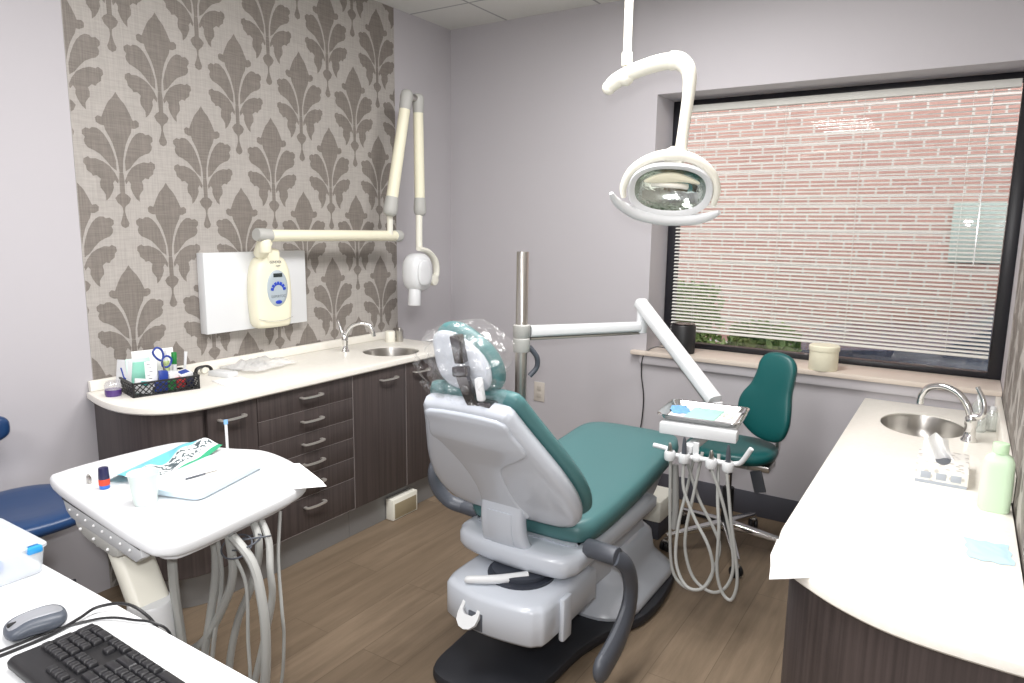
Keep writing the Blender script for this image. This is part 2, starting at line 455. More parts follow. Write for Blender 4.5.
build('slats', g, M['blind'], bl, angle=60)
g = G(); g.box(((BX0+BX1)/2, YBL, .935), (BX1-BX0, .026, .012), .003); build('bottom_rail', g, M['blind'], bl)
for x in (BX0+.12, BX0+.55, (BX0+BX1)/2+.15, BX1-.17):
    g = G()
    for dy in (-.0135, .0135): g.cyl((x, YBL+dy, .93), (x, YBL+dy, 2.13), .0009, n=5)
    build('ladder_cord', g, M['blind'], bl)
g = G(); g.cyl((BX1-.1, YBL-.025, 1.35), (BX1-.1, YBL-.022, 2.13), .003, n=6); build('tilt_wand', g, clearmat('clear_wand', gloss=.1, tint=.35), bl)

# ------------------------------------------------------------------ outside
g = G(); g.box((-2, 12.5, -1.25), (26, 16, .1)); tag(struct('ground_outside', g, pmat('asphalt', (92, 98, 112), .85, var=(6, (112, 118, 130), .6))), 'grey-blue paved ground seen below the blind', 'pavement')
M['brick'] = brickmat('red_brick', (190, 146, 133), (178, 134, 123), (206, 194, 184), .215, .077, .009)
bb = thing('brick_building', (-2, 6.9, -1.2), 'red brick building wall with pale mortar facing the window', 'building')
g = G(); g.box((-2, 7.0, 2.2), (16, .3, 6.8)); build('brick_wall', g, M['brick'], bb)
g = G(); g.box((.05, 6.84, 1.50), (.36, .05, .48), .01); wf = build('window', g, pmat('pale_green_shade', (176, 184, 174), .9, spec=.1), bb)

bush = pmat('leafy_green', (112, 142, 78), .7, var=(14, (172, 188, 120), .9))
def shrub(cx, cy, z0, r, h, n, seed):
    rnd = random.Random(seed); g = G()
    for k in range(n):
        a = rnd.uniform(0, 2*PI); e = rnd.uniform(0, 1)**.5; zz = rnd.uniform(0.05, 1)
        q = (1-(2*zz-1)**2*.55)**.5; p = Vector((cx+math.cos(a)*r*e*q, cy+math.sin(a)*r*.6*e*q, z0+h*zz)); s = rnd.uniform(.025, .05)
        d = Vector((rnd.uniform(-1, 1), rnd.uniform(-1, 1), rnd.uniform(-.3, 1))).normalized(); t = d.orthogonal().normalized()*s*.45
        vs = [g.bm.verts.new(v) for v in (p-d*s, p+t, p+d*s, p-t)]; g.bm.faces.new(vs)
    for k in range(7): a = k*.9; g.tube([(cx, cy, z0), (cx+math.cos(a)*r*.3, cy+math.sin(a)*r*.2, z0+h*.5), (cx+math.cos(a)*r*.6, cy+math.sin(a)*r*.4, z0+h*.9)], .012, n=5, sub=3)
    return g
for i, (x, y, r, top, lb) in enumerate(((-1.78, 5.1, .42, 1.10, 'taller green leafy shrub outside the window behind the black speaker'), (-1.05, 4.62, .30, .90, 'lower green shrub outside the window, nearer the grey vehicle'))):
    tag(build('garden_shrub', shrub(x, y, -1.19, r, top+1.19, 5500, i+3), bush, fixn=False), lb, 'shrub', 'shrubs outside the window')
car = thing('parked_car', (.0, 5.75, -1.2), 'dark blue-grey parked vehicle seen below the blind on the right', 'car')
cp = pmat('blue_grey_car_paint', (70, 80, 104), .25, coat=.6)
g = G(); prof = [(-1.25, -.9), (-1.3, -.1), (-1.2, .60), (-.9, .72), (-.1, .80), (.6, 1.22), (1.1, 1.34), (2.4, 1.34), (3.2, 1.2), (3.4, .3), (3.4, -.9)]
g.prism(prof, -6.55, -4.95, .05, M=Matrix(((1, 0, 0, 0), (0, 0, -1, 0), (0, 1, 0, 0), (0, 0, 0, 1)))); build('car_body', g, cp, car, angle=35)
g = G(); g.prism([(.15, .80), (.65, 1.14), (1.1, 1.24), (1.8, 1.24), (1.8, .80)], 0, .01, M=Matrix(((1, 0, 0, 0), (0, 0, -1, 4.945), (0, 1, 0, 0), (0, 0, 0, 1)))); g.box((.14, 5.75, .545), (.55, 1.35, .012), M=None) if False else None
build('side_window', g, pmat('car_glass', (40, 48, 60), .08), car)
for x in (-.45, 2.7):
    g = G(); g.cyl((x, 4.93, -.87), (x, 5.15, -.87), .33, n=28, bev=.03); build('wheel', g, M['black'], car)

# ------------------------------------------------------------------ left run of cabinets
FX = -2.345; ZU = .811; ZT = .841
def slab(g, outline, holes, z0, z1, mi=0, bev=0.004):
    """worktop slab with rounded upper edge and clean holes"""
    o = ccw(outline); rings = [o, offset2(o, bev*.3), offset2(o, bev)]
    hz = [ccw(h)[::-1] for h in holes]
    def V(p, z): return g.bm.verts.new((p[0], p[1], z))
    lo = offset2(o, bev)
    vb = [V(p, z0) for p in lo]; v0 = [V(p, z0+bev) for p in o]; v1 = [V(p, z1-bev) for p in o]; v2 = [V(p, z1-bev*.3) for p in rings[1]]; v3 = [V(p, z1) for p in rings[2]]
    g.ring_faces([vb, v0, v1, v2, v3], mi=mi)
    hv = []
    for h in hz:
        a = [V(p, z0) for p in h]; b = [V(p, z1) for p in h]; g.ring_faces([a, b], mi=mi); hv.append((a, b))
    for z, base, k in ((z1, v3, 1), (z0, vb, 0)):
        pl = [[Vector((v.co.x, v.co.y, 0)) for v in base]]+[[Vector((v.co.x, v.co.y, 0)) for v in h[k]] for h in hv]
        vs = list(base)+[v for h in hv for v in h[k]]
        for t in geometry.tessellate_polygon(pl):
            try:
                f = g.bm.faces.new([vs[i] for i in t]); f.material_index = mi; f.smooth = False
            except ValueError: pass

def ell(cx, cy, rx, ry, n=40): return [(cx+rx*math.cos(2*PI*k/n), cy+ry*math.sin(2*PI*k/n)) for k in range(n)]

def pull(g, p, ax, L=.125):
    """bow handle centred at p on a face whose outward normal is +X (ax='Y' along wall)"""
    x, y, z = p
    pts = [(x-.002, y-L*.42, z), (x+.018, y-L*.42, z), (x+.026, y-L*.3, z), (x+.030, y, z), (x+.026, y+L*.3, z), (x+.018, y+L*.42, z), (x-.002, y+L*.42, z)]
    g.tube(pts, .006, n=8, sub=4, sec=[(1.2, .45), (-1.2, .45), (-1.2, -.45), (1.2, -.45)], up=(0, 0, 1))

def cab_box(nm, y0, y1, label, group=None):
    t = thing(nm, (-2.6, (y0+y1)/2, 0), label, 'cabinet', group)
    xa, xb = XW+.012, FX-.02; g = G()
    for yy in (y0+.01, y1-.01): g.box(((xa+xb)/2, yy, (.155+ZU)/2), (xb-xa, .018, ZU-.155-.001))
    g.box(((xa+xb)/2, (y0+y1)/2, .165), (xb-xa, y1-y0-.04, .018)); g.box((xa+.006, (y0+y1)/2, (.175+ZU)/2), (.010, y1-y0-.04, ZU-.18))
    build('body', g, M['wood'], t)
    g = G(); g.box(((XW+.012-2.39)/2, (y0+y1)/2, .0785), (-2.39-XW-.012, y1-y0-.002, .155)); build('toe_kick', g, M['toe'], t)
    return t
EDGE = pmat('pale_edge_banding', (150, 142, 140), .4)
t = cab_box('drawer_cabinet', 1.755, 2.28, 'dark brown drawer unit with six drawers and short bow handles')
zs = [.809, .7025, .601, .510, .413, .312, .157]
for a, b in zip(zs[:-1], zs[1:]):
    g = G(); g.box((FX-.0095, 2.0175, (a+b)/2), (.019, .525-.004, a-b-.0035), .0012); g.box((FX-.006, 2.0175, b+.0012), (.0128, .521, .0012), mi=1); d = build('drawer', g, [M['wood'], EDGE], t)
    g = G(); pull(g, (FX, 2.03, a-.045), 'Y'); build('handle', g, M['nickel'], d)
t = cab_box('sink_cabinet', 2.28, 3.03, 'dark brown two-door cabinet under the round sink')
for y0, y1, hy in ((2.28, 2.652, 2.52), (2.652, 3.028, 2.765)):
    g = G(); g.box((FX-.0095, (y0+y1)/2, (.157+.809)/2), (.019, y1-y0-.004, .809-.157), .0012); g.box((FX-.006, y0+.0018, .483), (.0128, .0012, .65), mi=1); d = build('door', g, [M['wood'], EDGE], t)
    g = G(); pull(g, (FX, hy, .755), 'Y'); build('handle', g, M['nickel'], d)
# curved end cabinet
curve = [(-2.345, 1.753), (-2.345, 1.60), (-2.356, 1.50), (-2.39, 1.42), (-2.45, 1.365), (-2.53, 1.34), (-2.64, 1.337), (-2.75, 1.35), (-2.838, 1.372)]
curve = [tuple(p[:2]) for p in catmull([(a, b, 0) for a, b in curve], 5)]
t = thing('curved_end_cabinet', (-2.6, 1.55, 0), 'dark brown cabinet with curved end beside the plain wall', 'cabinet')
g = G(); g.prismc([(-2.838, 1.753)]+[(a-.02 if i < 25 else a, b+.015) if i else (a-.02, 1.753) for i, (a, b) in enumerate(curve)], .155, ZU); build('body', g, M['wood'], t)
cin = [(max(a-.055, -2.838), min(b+.05, 1.753)) for a, b in curve]
g = G(); g.prismc([(-2.838, 1.753), (-2.395, 1.753)]+cin[4:], 0.001, .155); build('toe_kick', g, M['toe'], t)
def strip(g, pts, th, z0, z1, mi=0):
    """thin curved panel that follows pts (outer face), thickness th inward (left of travel)"""
    off = []
    for i in range(len(pts)):
        a = Vector(pts[max(i-1, 0)]); b = Vector(pts[min(i+1, len(pts)-1)]); d = (b-a).normalized(); off.append((pts[i][0]+d.y*th, pts[i][1]-d.x*th))
    g.loft([[(p[0], p[1], z0), (q[0], q[1], z0), (q[0], q[1], z1), (p[0], p[1], z1)] for p, q in zip(pts, off)], mi=mi)
g = G(); strip(g, curve[:9], .018, .157, .809); d = build('door', g, M['wood'], t, angle=30)
g = G(); pull(g, (FX, 1.635, .755), 'Y'); build('handle', g, M['nickel'], d)
g = G(); strip(g, curve[9:], .018, .157, .809); build('curved_panel', g, M['wood'], t, angle=30)
# worktop
oc = [(-2.325, 3.0), (-2.335, 3.05), (-2.37, 3.09), (-2.42, 3.10), (-2.843, 3.10), (-2.843, 1.350), (-2.74, 1.325), (-2.62, 1.308), (-2.52, 1.312), (-2.43, 1.345), (-2.368, 1.405), (-2.336, 1.49), (-2.325, 1.60)]
oc = [tuple(p[:2]) for p in catmull([(a, b, 0) for a, b in oc[5:]], 4)]+oc[:5]
SK = (-2.52, 2.735)
t = thing('countertop', (-2.6, 2.2, ZU), 'long cream worktop with curved end against the damask wallpaper', 'countertop')
g = G(); slab(g, oc, [ell(SK[0], SK[1], .148, .148)], ZU, ZT, bev=.006); build('worktop', g, M['counter'], t)
g = G(); g.box((XW+.014, 2.228, ZT+.0215), (.020, 1.74, .042), .003); tag(build('backsplash', g, M['counter']), 'low cream upstand along the wallpaper behind the long worktop', 'backsplash')

def sink(name, c, rx, ry, zt, label, depth=.15):
    prof = [(1.0, -.002), (.985, -.012), (.96, -.06), (.9, -depth*.8), (.75, -depth*.97), (.2, -depth), (.12, -depth-.004), (.02, -depth-.004)]
    out = [(1.012, -.002), (1.0, -.02), (.975, -.06), (.92, -depth*.85), (.76, -depth*1.02), (.02, -depth-.012)]
    g = G()
    rings = [[(c[0]+rx*a*math.cos(2*PI*k/48), c[1]+ry*a*math.sin(2*PI*k/48), zt+z) for k in range(48)] for a, z in out[::-1]+prof]
    g.loft(rings)
    t = thing(name, (c[0], c[1], zt-depth-.02), label, 'sink')
    build('basin', g, M['steel'], t, angle=60)
    g = G(); g.cyl((c[0], c[1], zt-depth-.003), (c[0], c[1], zt-depth+.002), .022, bev=.001); build('drain', g, M['chrome'], t)
    return t
sink('round_sink', SK, .147, .147, ZT-.004, 'round steel sink in the long worktop by the wallpaper')

def faucet(base, ang, label, s=1.0, lever=(0, 1)):
    bx, by, bz = base; t = thing('gooseneck_faucet', base, label, 'faucet')
    ca, sa = math.cos(math.radians(ang)), math.sin(math.radians(ang))
    P = lambda r, z, q=0: (bx+ca*r*s-sa*q*s, by+sa*r*s+ca*q*s, bz+z*s)
    g = G(); g.lathe([(.026*s, 0), (.026*s, .006*s), (.019*s, .016*s), (.017*s, .055*s), (.019*s, .06*s), (.019*s, .085*s), (.014*s, .095*s)], base); build('body', g, M['chrome'], t)
    g = G(); g.tube([P(0, .08), P(.02, .13), P(.055, .165), (P(.105, .178)), P(.15, .165), P(.172, .135), P(.176, .115)], [.012*s]*6+[.011*s], n=12); g.cyl(P(.176, .118), P(.177, .098), .0125*s, n=12); build('spout', g, M['chrome'], t)
    lx = lever[0]
    g = G(); g.tube([P(0, .088), P(*lever[1], .01*lx), P(*lever[2], .02*lx), P(*lever[3], .03*lx)], [.012*s, .010*s, .008*s, .0075*s], n=10); build('lever', g, M['chrome'], t)
    return t
faucet((-2.70, 2.58, ZT), 32, 'chrome gooseneck faucet on the worktop by the wallpaper', .86, (.2, (-.012, .105), (-.028, .15), (-.04, .19)))

# cup behind the left sink
t = thing('soap_dispenser', (-2.70, 3.02, ZT), 'small white and silver dispenser at the far corner of the wallpaper worktop', 'dispenser')
g = G(); g.lathe([(.027, 0), (.028, .004), (.028, .058), (.025, .062)], (-2.735, 2.965, ZT)); build('body', g, M['white_warm'], t)
g = G(); g.lathe([(.020, 0), (.021, .004), (.021, .066), (.012, .070), (.010, .078), (.006, .08)], (-2.70, 3.005, ZT)); build('pump', g, M['steel'], t)

# ------------------------------------------------------------------ things on the left worktop
BR = rot('Z', 0)
def lattice(g, p0, ux, uz, L, H, th=.004, step=.021):
    """diagonal lattice wall with solid rims; p0 corner, ux, uz unit vectors"""
    p0, ux, uz = Vector(p0), Vector(ux), Vector(uz); nn = ux.cross(uz)
    T = Matrix(((ux.x, uz.x, nn.x, p0.x), (ux.y, uz.y, nn.y, p0.y), (ux.z, uz.z, nn.z, p0.z), (0, 0, 0, 1)))
    rim = .006
    g.box((L/2, rim/2, 0), (L, rim, th), M=T); g.box((L/2, H-rim/2, 0), (L, rim*1.2, th*1.6), M=T)
    g.box((rim/2, H/2, 0), (rim, H, th), M=T); g.box((L-rim/2, H/2, 0), (rim, H, th), M=T)
    k = -H
    while k < L:
        for s in (0, 1):
            a = Vector((k, 0)) if not s else Vector((k, H)); b = Vector((k+H, H)) if not s else Vector((k+H, 0))
            # clip in x
            if a.x < 0: tt = -a.x/(b.x-a.x); a = a+(b-a)*tt
            if b.x > L: tt = (L-a.x)/(b.x-a.x); b = a+(b-a)*tt
            if (b-a).length > .004:
                d = (b-a).normalized(); w = Vector((-d.y, d.x))*.0018
                g.loft([[(q.x, q.y, -th*.35), (q.x, q.y, th*.35)] for q in (a-w, b-w, b+w, a+w)], M=T, close=True, cap=False, smooth=False) if False else g.prism([(a-w), (b-w), (b+w), (a+w)], -th*.35, th*.35, M=T)
        k += step
# basket footprint: front-left corner, direction vectors
bo = Vector((-2.60, 1.40, ZT)); dl = Vector((.06, .26, 0)).normalized(); dw = Vector((-.26, .06, 0)).normalized(); LB, WB, HB = .245, .20, .056
t = thing('lattice_basket', bo+dl*LB/2+dw*WB/2, 'black lattice plastic basket crammed with dental supplies', 'basket')
g = G(); Z = Vector((0, 0, 1))
lattice(g, bo, dl, Z, LB, HB); lattice(g, bo+dw*WB, dl, Z, LB, HB); lattice(g, bo, dw, Z, WB, HB); lattice(g, bo+dl*LB, dw, Z, WB, HB)
build('lattice_sides', g, M['black'], t)
TB = Matrix(((dl.x, dw.x, 0, bo.x), (dl.y, dw.y, 0, bo.y), (0, 0, 1.18, ZT), (0, 0, 0, 1)))    # basket frame: (along, across, up)
g = G(); g.box((LB/2, WB/2, .003), (LB-.004, WB-.004, .003), M=TB); build('base', g, M['black'], t)
teal_p = pmat('mint_packet', (140, 205, 185), .35); bluep = pmat('bright_blue_plastic', (36, 64, 150), .35); redp = pmat('red_plastic', (190, 40, 48), .4)
greenp = pmat('green_plastic', (30, 130, 60), .4); turq = pmat('turquoise_print', (30, 170, 165), .5); pbl = pmat('pale_blue_plastic', (120, 170, 220), .35)
def bx(nm, c, s, m, label, cat, tilt=(0, 0, 0), bev=.003, extra=None, grp=None):
    T = TB @ TR(*c) @ rot('Z', tilt[2]) @ rot('X', tilt[0]) @ rot('Y', tilt[1])
    g = G(); g.box((0, 0, 0), s, bev, M=T)
    if extra: extra(g, T)
    return tag(build(nm, g, m, None), label, cat, grp)
def e1(g, T): g.tube([T @ Vector(p) for p in ((-.014, -.0016, .02), (-.006, -.0016, .005), (.004, -.0016, -.012), (.013, -.0016, -.016))], .0035, n=6, mi=1)
bx('card_packet', (.012, .145, .058), (.07, .004, .095), [M['white'], bluep], 'white card packet with a blue curved mark, leftmost in the basket', 'packet', (-12, 0, -58), .001, e1)
def e2(g, T): g.box((0, -.0045, 0), (.058, .002, .07), .001, M=T, mi=1)
bx('mint_pouch', (.062, .13, .060), (.088, .007, .096), [pmat('pale_mint_border', (205, 232, 222), .4), teal_p], 'mint green pouch standing upright in the basket', 'pouch', (-10, 0, -4), .002, e2)
def e3(g, T):
    for k in range(7): g.box((-.008+.004*(k % 3), -.0036, .035-.012*k), (.012, .0006, .0018), M=T, mi=1)
bx('instruction_leaflet', (.088, .068, .058), (.042, .006, .088), [M['paper'], M['dkgrey']], 'white leaflet with small grey print beside the mint pouch', 'leaflet', (-8, 0, -12), .001, e3)
def e4(g, T): g.box((.004, -.016, .012), (.026, .001, .014), M=T, mi=1)
bx('floss_box', (.045, .028, .030), (.062, .03, .046), [M['white'], turq], 'small white box with turquoise end at the basket front corner', 'box', (0, 8, -15), .002, e4)
bx('blue_carton', (.125, .05, .040), (.032, .03, .058), bluep, 'royal blue carton in the middle of the basket', 'carton', (0, 3, -8), .002)
bx('white_packet', (.158, .06, .040), (.04, .05, .042), M['white'], 'white packet right of the royal blue carton', 'packet', (0, -5, 12), .004)
bx('folded_leaflet', (.205, .055, .050), (.05, .055, .012), [M['white'], bluep], 'white leaflet with blue print lying at the right end of the basket', 'leaflet', (10, -8, 12), .002, lambda g, T: g.box((0, 0, .0065), (.035, .03, .001), M=T, mi=1))
bx('red_packet', (.182, .030, .026), (.034, .022, .034), redp, 'red packet showing through the basket lattice', 'packet', (0, 0, 5), .003)
bx('dark_blue_packet', (.218, .035, .024), (.028, .03, .032), pmat('navy_packet', (28, 32, 70), .4), 'dark blue packet at the right front corner of the basket', 'packet', (0, 0, 0), .003)
bx('blue_pouch', (.108, .022, .022), (.05, .012, .034), bluep, 'blue pouch behind the front lattice of the basket', 'pouch', (0, 0, 4), .003)
bx('green_packet', (.146, .020, .022), (.03, .012, .034), greenp, 'green packet behind the front lattice of the basket', 'packet', (0, 0, 4), .003)
# back card
bx('white_card', (.135, .185, .075), (.16, .003, .10), M['paper'], 'large white card standing along the back of the basket', 'card', (-6, 0, 2), .0008)
# scissors / forceps handles
t = thing('blue_scissors', TB @ Vector((.15, .11, .02)), 'scissors with blue looped handles sticking up from the basket', 'scissors')
T = TB @ TR(.148, .11, .02)
g = G(); g.tube([T @ Vector(p) for p in ((-.005, 0, .075), (-.024, 0, .085), (-.036, 0, .105), (-.022, 0, .12), (-.004, 0, .112), (.002, 0, .092))], .0042, n=8, closed=True)
g.tube([T @ Vector(p) for p in ((.006, 0, .05), (-.004, 0, .06), (.0, 0, .082), (.018, 0, .088), (.032, 0, .075), (.024, 0, .055))], .0042, n=8, closed=True); build('handle_loops', g, bluep, t)
g = G(); g.tube([T @ Vector(p) for p in ((-.006, 0, .078), (.004, 0, .04), (.012, 0, .0))], [.004, .005, .002], n=6, sub=3); g.tube([T @ Vector(p) for p in ((.006, .003, .052), (.0, .003, .03), (-.008, .003, .0))], [.004, .005, .002], n=6, sub=3); build('blade', g, M['steel'], t)
# bottles / brushes at the right
t = thing('marker_pen', TB @ Vector((.195, .14, .02)), 'green marker standing in the basket', 'marker')
g = G(); g.cyl(TB @ Vector((.195, .13, .006)), TB @ Vector((.198, .135, .075)), .010, n=12); build('barrel', g, M['white'], t)
g = G(); g.cyl(TB @ Vector((.198, .135, .072)), TB @ Vector((.2, .137, .115)), .0105, n=12, bev=.002); build('cap', g, greenp, t)
t = thing('drops_bottle', TB @ Vector((.176, .15, .02)), 'pale yellow-green bottle beside the green marker', 'bottle')
g = G(); g.cyl(TB @ Vector((.176, .155, .006)), TB @ Vector((.174, .155, .085)), .012, n=12, bev=.002); build('body', g, pmat('yellow_green', (196, 214, 150), .4), t)
g = G(); g.cyl(TB @ Vector((.174, .155, .085)), TB @ Vector((.173, .155, .122)), .008, .004, n=12); build('nozzle', g, M['white'], t)
tag(build('white_brush', G().tube([TB @ Vector(p) for p in ((.215, .11, .01), (.226, .10, .06), (.234, .10, .118))], [.004, .005, .0065], n=8, sub=3), M['white']), 'white toothbrush leaning up at the right of the basket', 'toothbrush')
# purple jar
t = thing('jelly_jar', (-2.70, 1.378, ZT), 'clear jar of purple gel at the left end of the worktop', 'jar')
g = G(); g.lathe([(.026, 0), (.029, .006), (.029, .026), (.001, .0265)], (-2.70, 1.378, ZT)); build('gel', g, pmat('purple_gel', (88, 62, 128), .3), t)
g = G(); g.lathe([(.0295, .026), (.0295, .042), (.026, .050), (.023, .054), (.023, .058)], (-2.70, 1.378, ZT), cap=False); build('glass_wall', g, clearmat('jar_glass', gloss=.15, tint=.2), t)
# tape dispenser, boxes
t = thing('tape_dispenser', (-2.78, 1.80, ZT), 'black arched tape dispenser beside the basket', 'dispenser')
g = G(); g.tube([(-2.78, 1.775, ZT+.005), (-2.78, 1.78, ZT+.026), (-2.78, 1.80, ZT+.034), (-2.78, 1.835, ZT+.032), (-2.78, 1.85, ZT+.018), (-2.78, 1.85, ZT+.004)], .006, n=8, sy=1.8); build('body', g, M['black'], t)
g = G(); g.cyl((-2.79, 1.815, ZT+.018), (-2.77, 1.815, ZT+.018), .014, bev=.002); build('roll', g, M['white_warm'], t)
def sb(nm, c, s, rz, m, label, cat, bev=.003):
    g = G(); g.box((0, 0, s[2]/2), s, bev, M=TR(*c) @ rot('Z', rz)); return tag(build(nm, g, m), label, cat)
sb('film_box', (-2.68, 1.84, ZT), (.12, .055, .022), 8, M['white'], 'small white box lying right of the basket', 'box')
sb('note_pad', (-2.52, 1.79, ZT), (.19, .13, .004), -12, M['paper'], 'white sheet of paper lying on the worktop front', 'paper', .001)
sb('paper_stack', (-2.775, 2.02, ZT), (.10, .20, .012), 4, pmat('grey_booklet', (196, 196, 194), .5), 'grey booklet under the clear plastic wrap', 'booklet', .002)
def crinkle(c, sx, sy, h, seed, rz=0, n=18):
    rnd = random.Random(seed); ph = [(rnd.uniform(0, 6), rnd.uniform(2, 9), rnd.uniform(2, 9), rnd.uniform(.4, 1)) for _ in range(9)]
    T = TR(*c) @ rot('Z', rz)
    def fn(u, v):
        e = min(u, 1-u, v, 1-v); e = min(1, e*5)
        z = sum(math.sin(a+b*u*4+d*v*4)*k for a, b, d, k in ph)/5
        r = 1+.06*math.sin(9*math.atan2(v-.5, u-.5))
        return T @ Vector(((u-.5)*sx*r, (v-.5)*sy*r, max(.001, h*e*(.62+.38*z))))
    return G().grid(fn, n, n)
tag(build('plastic_wrap', crinkle((-2.70, 2.05, ZT+.013), .20, .26, .038, 4, 8), clearmat('crumpled_wrap', gloss=.22, rough=.2, bump=(60, 1, .02), tint=.5), fixn=False), 'crumpled clear plastic wrap on the worktop near the white plate', 'plastic wrap')

# ------------------------------------------------------------------ right worktop and cabinet
RZ = .715
oc = [(-.345, 3.672), (-.345, 1.95), (-.343, 1.86), (-.325, 1.75), (-.285, 1.68), (-.235, 1.632), (-.165, 1.58), (-.07, 1.535), (.04, 1.515), (.183, 1.51), (.183, 3.672)]
oc2 = [tuple(p[:2]) for p in catmull([(a, b, 0) for a, b in oc[1:10]], 5)]
RS = (-.085, 3.28)
t = thing('desk_height_countertop', (-.08, 2.6, RZ-.03), 'white worktop with rounded near end along the right wall', 'countertop')
g = G(); slab(g, [oc[0]]+oc2+[oc[10]], [ell(RS[0], RS[1], .155, .205)], RZ-.03, RZ, bev=.006); build('worktop', g, M['counter'], t)
g = G(); g.box((XR-.014, 3.06, RZ+.0425), (.02, 1.22, .084), .003); tag(build('backsplash', g, M['counter']), 'cream upstand on the right wall beside the oval sink', 'backsplash')
sink('oval_sink', RS, .154, .204, RZ-.004, 'oval steel sink in the white worktop by the window')
t = thing('curved_base_cabinet', (-.05, 2.6, 0), 'dark brown curved cabinet under the right hand worktop', 'cabinet')
cv = [(a+.03 if a < .1 else a, b+.025) for a, b in oc2]
cb = [(a+.018, b+.018) if a < .1 else (a, b+.018) for a, b in cv]
hi = RZ-.0305
g = G(); g.prismc([(cb[0][0], 2.52)]+cb+[(.183, 2.52)], .10, hi-.004); g.box((-.06, 3.10, .115), (.45, 1.1, .02)); g.box((.172, 3.10, .40), (.018, 1.1, .54)); g.box((-.06, 3.645, .40), (.45, .018, .54)); build('body', g, M['wood'], t)
g = G(); g.prismc([(a+.04, b+.04) if a < .1 else (a, b+.04) for a, b in [(cb[0][0], 3.6)]+cb]+[(.183, 3.64)], .001, .10); build('toe_kick', g, M['toe'], t)
g = G(); strip(g, [p for p in cv[8:]][::-1], .016, .102, hi-.001); build('curved_panel', g, M['wood'], t, angle=30)
for y0, y1 in ((1.96, 2.53), (2.53, 3.10), (3.10, 3.66)):
    g = G(); g.box((-.306, (y0+y1)/2, (.102+hi-.001)/2), (.017, y1-y0-.004, hi-.103), .0012); build('door', g, M['wood'], t)
faucet((.075, 3.12, RZ), 157, 'chrome gooseneck faucet on the white worktop under the window', 1.08, (-.4, (-.03, .10), (-.03, .145), (-.002, .195)))
# tissue box
t = thing('tissue_box', (0, 2.62, RZ), 'patterned tissue box with a tissue pulled up, in front of the oval sink', 'tissue box')
pat = bpy.data.materials.new('tissue_box_print'); pat.use_nodes = True; nt = pat.node_tree; b = nt.nodes['Principled BSDF']
v = nt.nodes.new('ShaderNodeTexVoronoi'); v.inputs['Scale'].default_value = 42; tc = nt.nodes.new('ShaderNodeTexCoord'); cr = nt.nodes.new('ShaderNodeValToRGB')
cr.color_ramp.elements[0].position = .25; cr.color_ramp.elements[0].color = lin((196, 192, 186)); cr.color_ramp.elements[1].position = .42; cr.color_ramp.elements[1].color = lin((240, 238, 232))
nt.links.new(tc.outputs['Object'], v.inputs['Vector']); nt.links.new(v.outputs['Distance'], cr.inputs[0]); nt.links.new(cr.outputs[0], b.inputs['Base Color']); b.inputs['Roughness'].default_value = .5
g = G(); g.box((0, 2.62, RZ+.026), (.145, .23, .05), .003); g.prism(ell(0, 2.62, .022, .06, 24), RZ+.0512, RZ+.0516, mi=1)
for x in (-.042, .0, .04): g.box((x, 2.5045, RZ+.027), (.028, .001, .022), .0004, mi=2)
g.box((0, 2.5046, RZ+.005), (.14, .001, .009), mi=2)
build('carton', g, [pat, M['dkgrey'], pmat('tissue_box_grey', (176, 182, 192), .5)], t)
def tis(u, v):
    a = (u-.5)*.085; z = v*.085
    return Vector((-.01+a*(1-.2*v)+.02*v*v-.035*v, 2.63+a*.3+.012*math.sin(u*11+v*3), RZ+.05+z*(1-.25*abs(u-.45)*2)))
build('tissue', G().grid(tis, 14, 10), M['paper'], t, fixn=False)
# green bottle
t = thing('green_bottle', (.135, 2.36, RZ), 'pale translucent green bottle with screw cap on the white worktop', 'bottle')
g = G(); g.pad(rrect(.078, .052, .022), 0, .02, M=TR(.135, 2.36, RZ), n=2, p=6)
o = rrect(.078, .052, .022); T = TR(.135, 2.36, RZ)
g = G(); g.loft([[(a*s, b*s, z) for a, b in o] for s, z in ((.9, 0), (1, .006), (1.02, .06), (1, .12), (.97, .145), (.8, .162), (.52, .170), (.5, .172))], M=T)
build('body', g, pmat('pale_green_plastic', (212, 236, 208), .35, sss=.3), t)
g = G(); g.cyl((.135, 2.36, RZ+.171), (.135, 2.36, RZ+.2), .02, n=24, bev=.002); build('cap', g, pmat('green_cap', (206, 238, 200), .4), t)
# clear bottles
cg = clearmat('clear_bottle', gloss=.25, rough=.08, tint=.35, tintrgb=(225, 235, 230))
for i, (x, y, r, h, lb) in enumerate(((.112, 3.30, .020, .085, 'small clear bottle with white cap nearest the right hand faucet'), (.150, 3.345, .021, .10, 'clear bottle with white cap against the right backsplash'), (.105, 3.42, .024, .125, 'taller clear bottle with white cap behind the two small ones'))):
    t = thing('clear_bottle', (x, y, RZ), lb, 'bottle', 'clear bottles behind the faucet')
    g = G(); g.lathe([(r*.9, 0), (r, .004), (r, h*.68), (r*.6, h*.8), (r*.45, h*.85)], (x, y, RZ)); build('body', g, cg, t)
    g = G(); g.lathe([(r*.5, h*.84), (r*.55, h*.86), (r*.5, h)], (x, y, RZ), n=16); build('cap', g, M['white'], t)
# pale blue pad and paper
tag(build('blue_wipe', crinkle((.118, 2.03, RZ+.0006), .095, .13, .006, 9, 4), pmat('pale_blue_wipe', (190, 220, 234), .7), fixn=False), 'pale blue wipe lying flat on the white worktop', 'wipe')
g = G(); g.prism([(-.306, 1.572), (-.318, 1.64), (-.332, 1.70), (-.338, 1.80), (-.20, 1.86), (-.16, 1.70), (-.235, 1.628)], RZ+.0005, RZ+.0022); tag(build('paper_sheet', g, M['paper']), 'white sheet overhanging the rounded corner of the right worktop', 'paper')

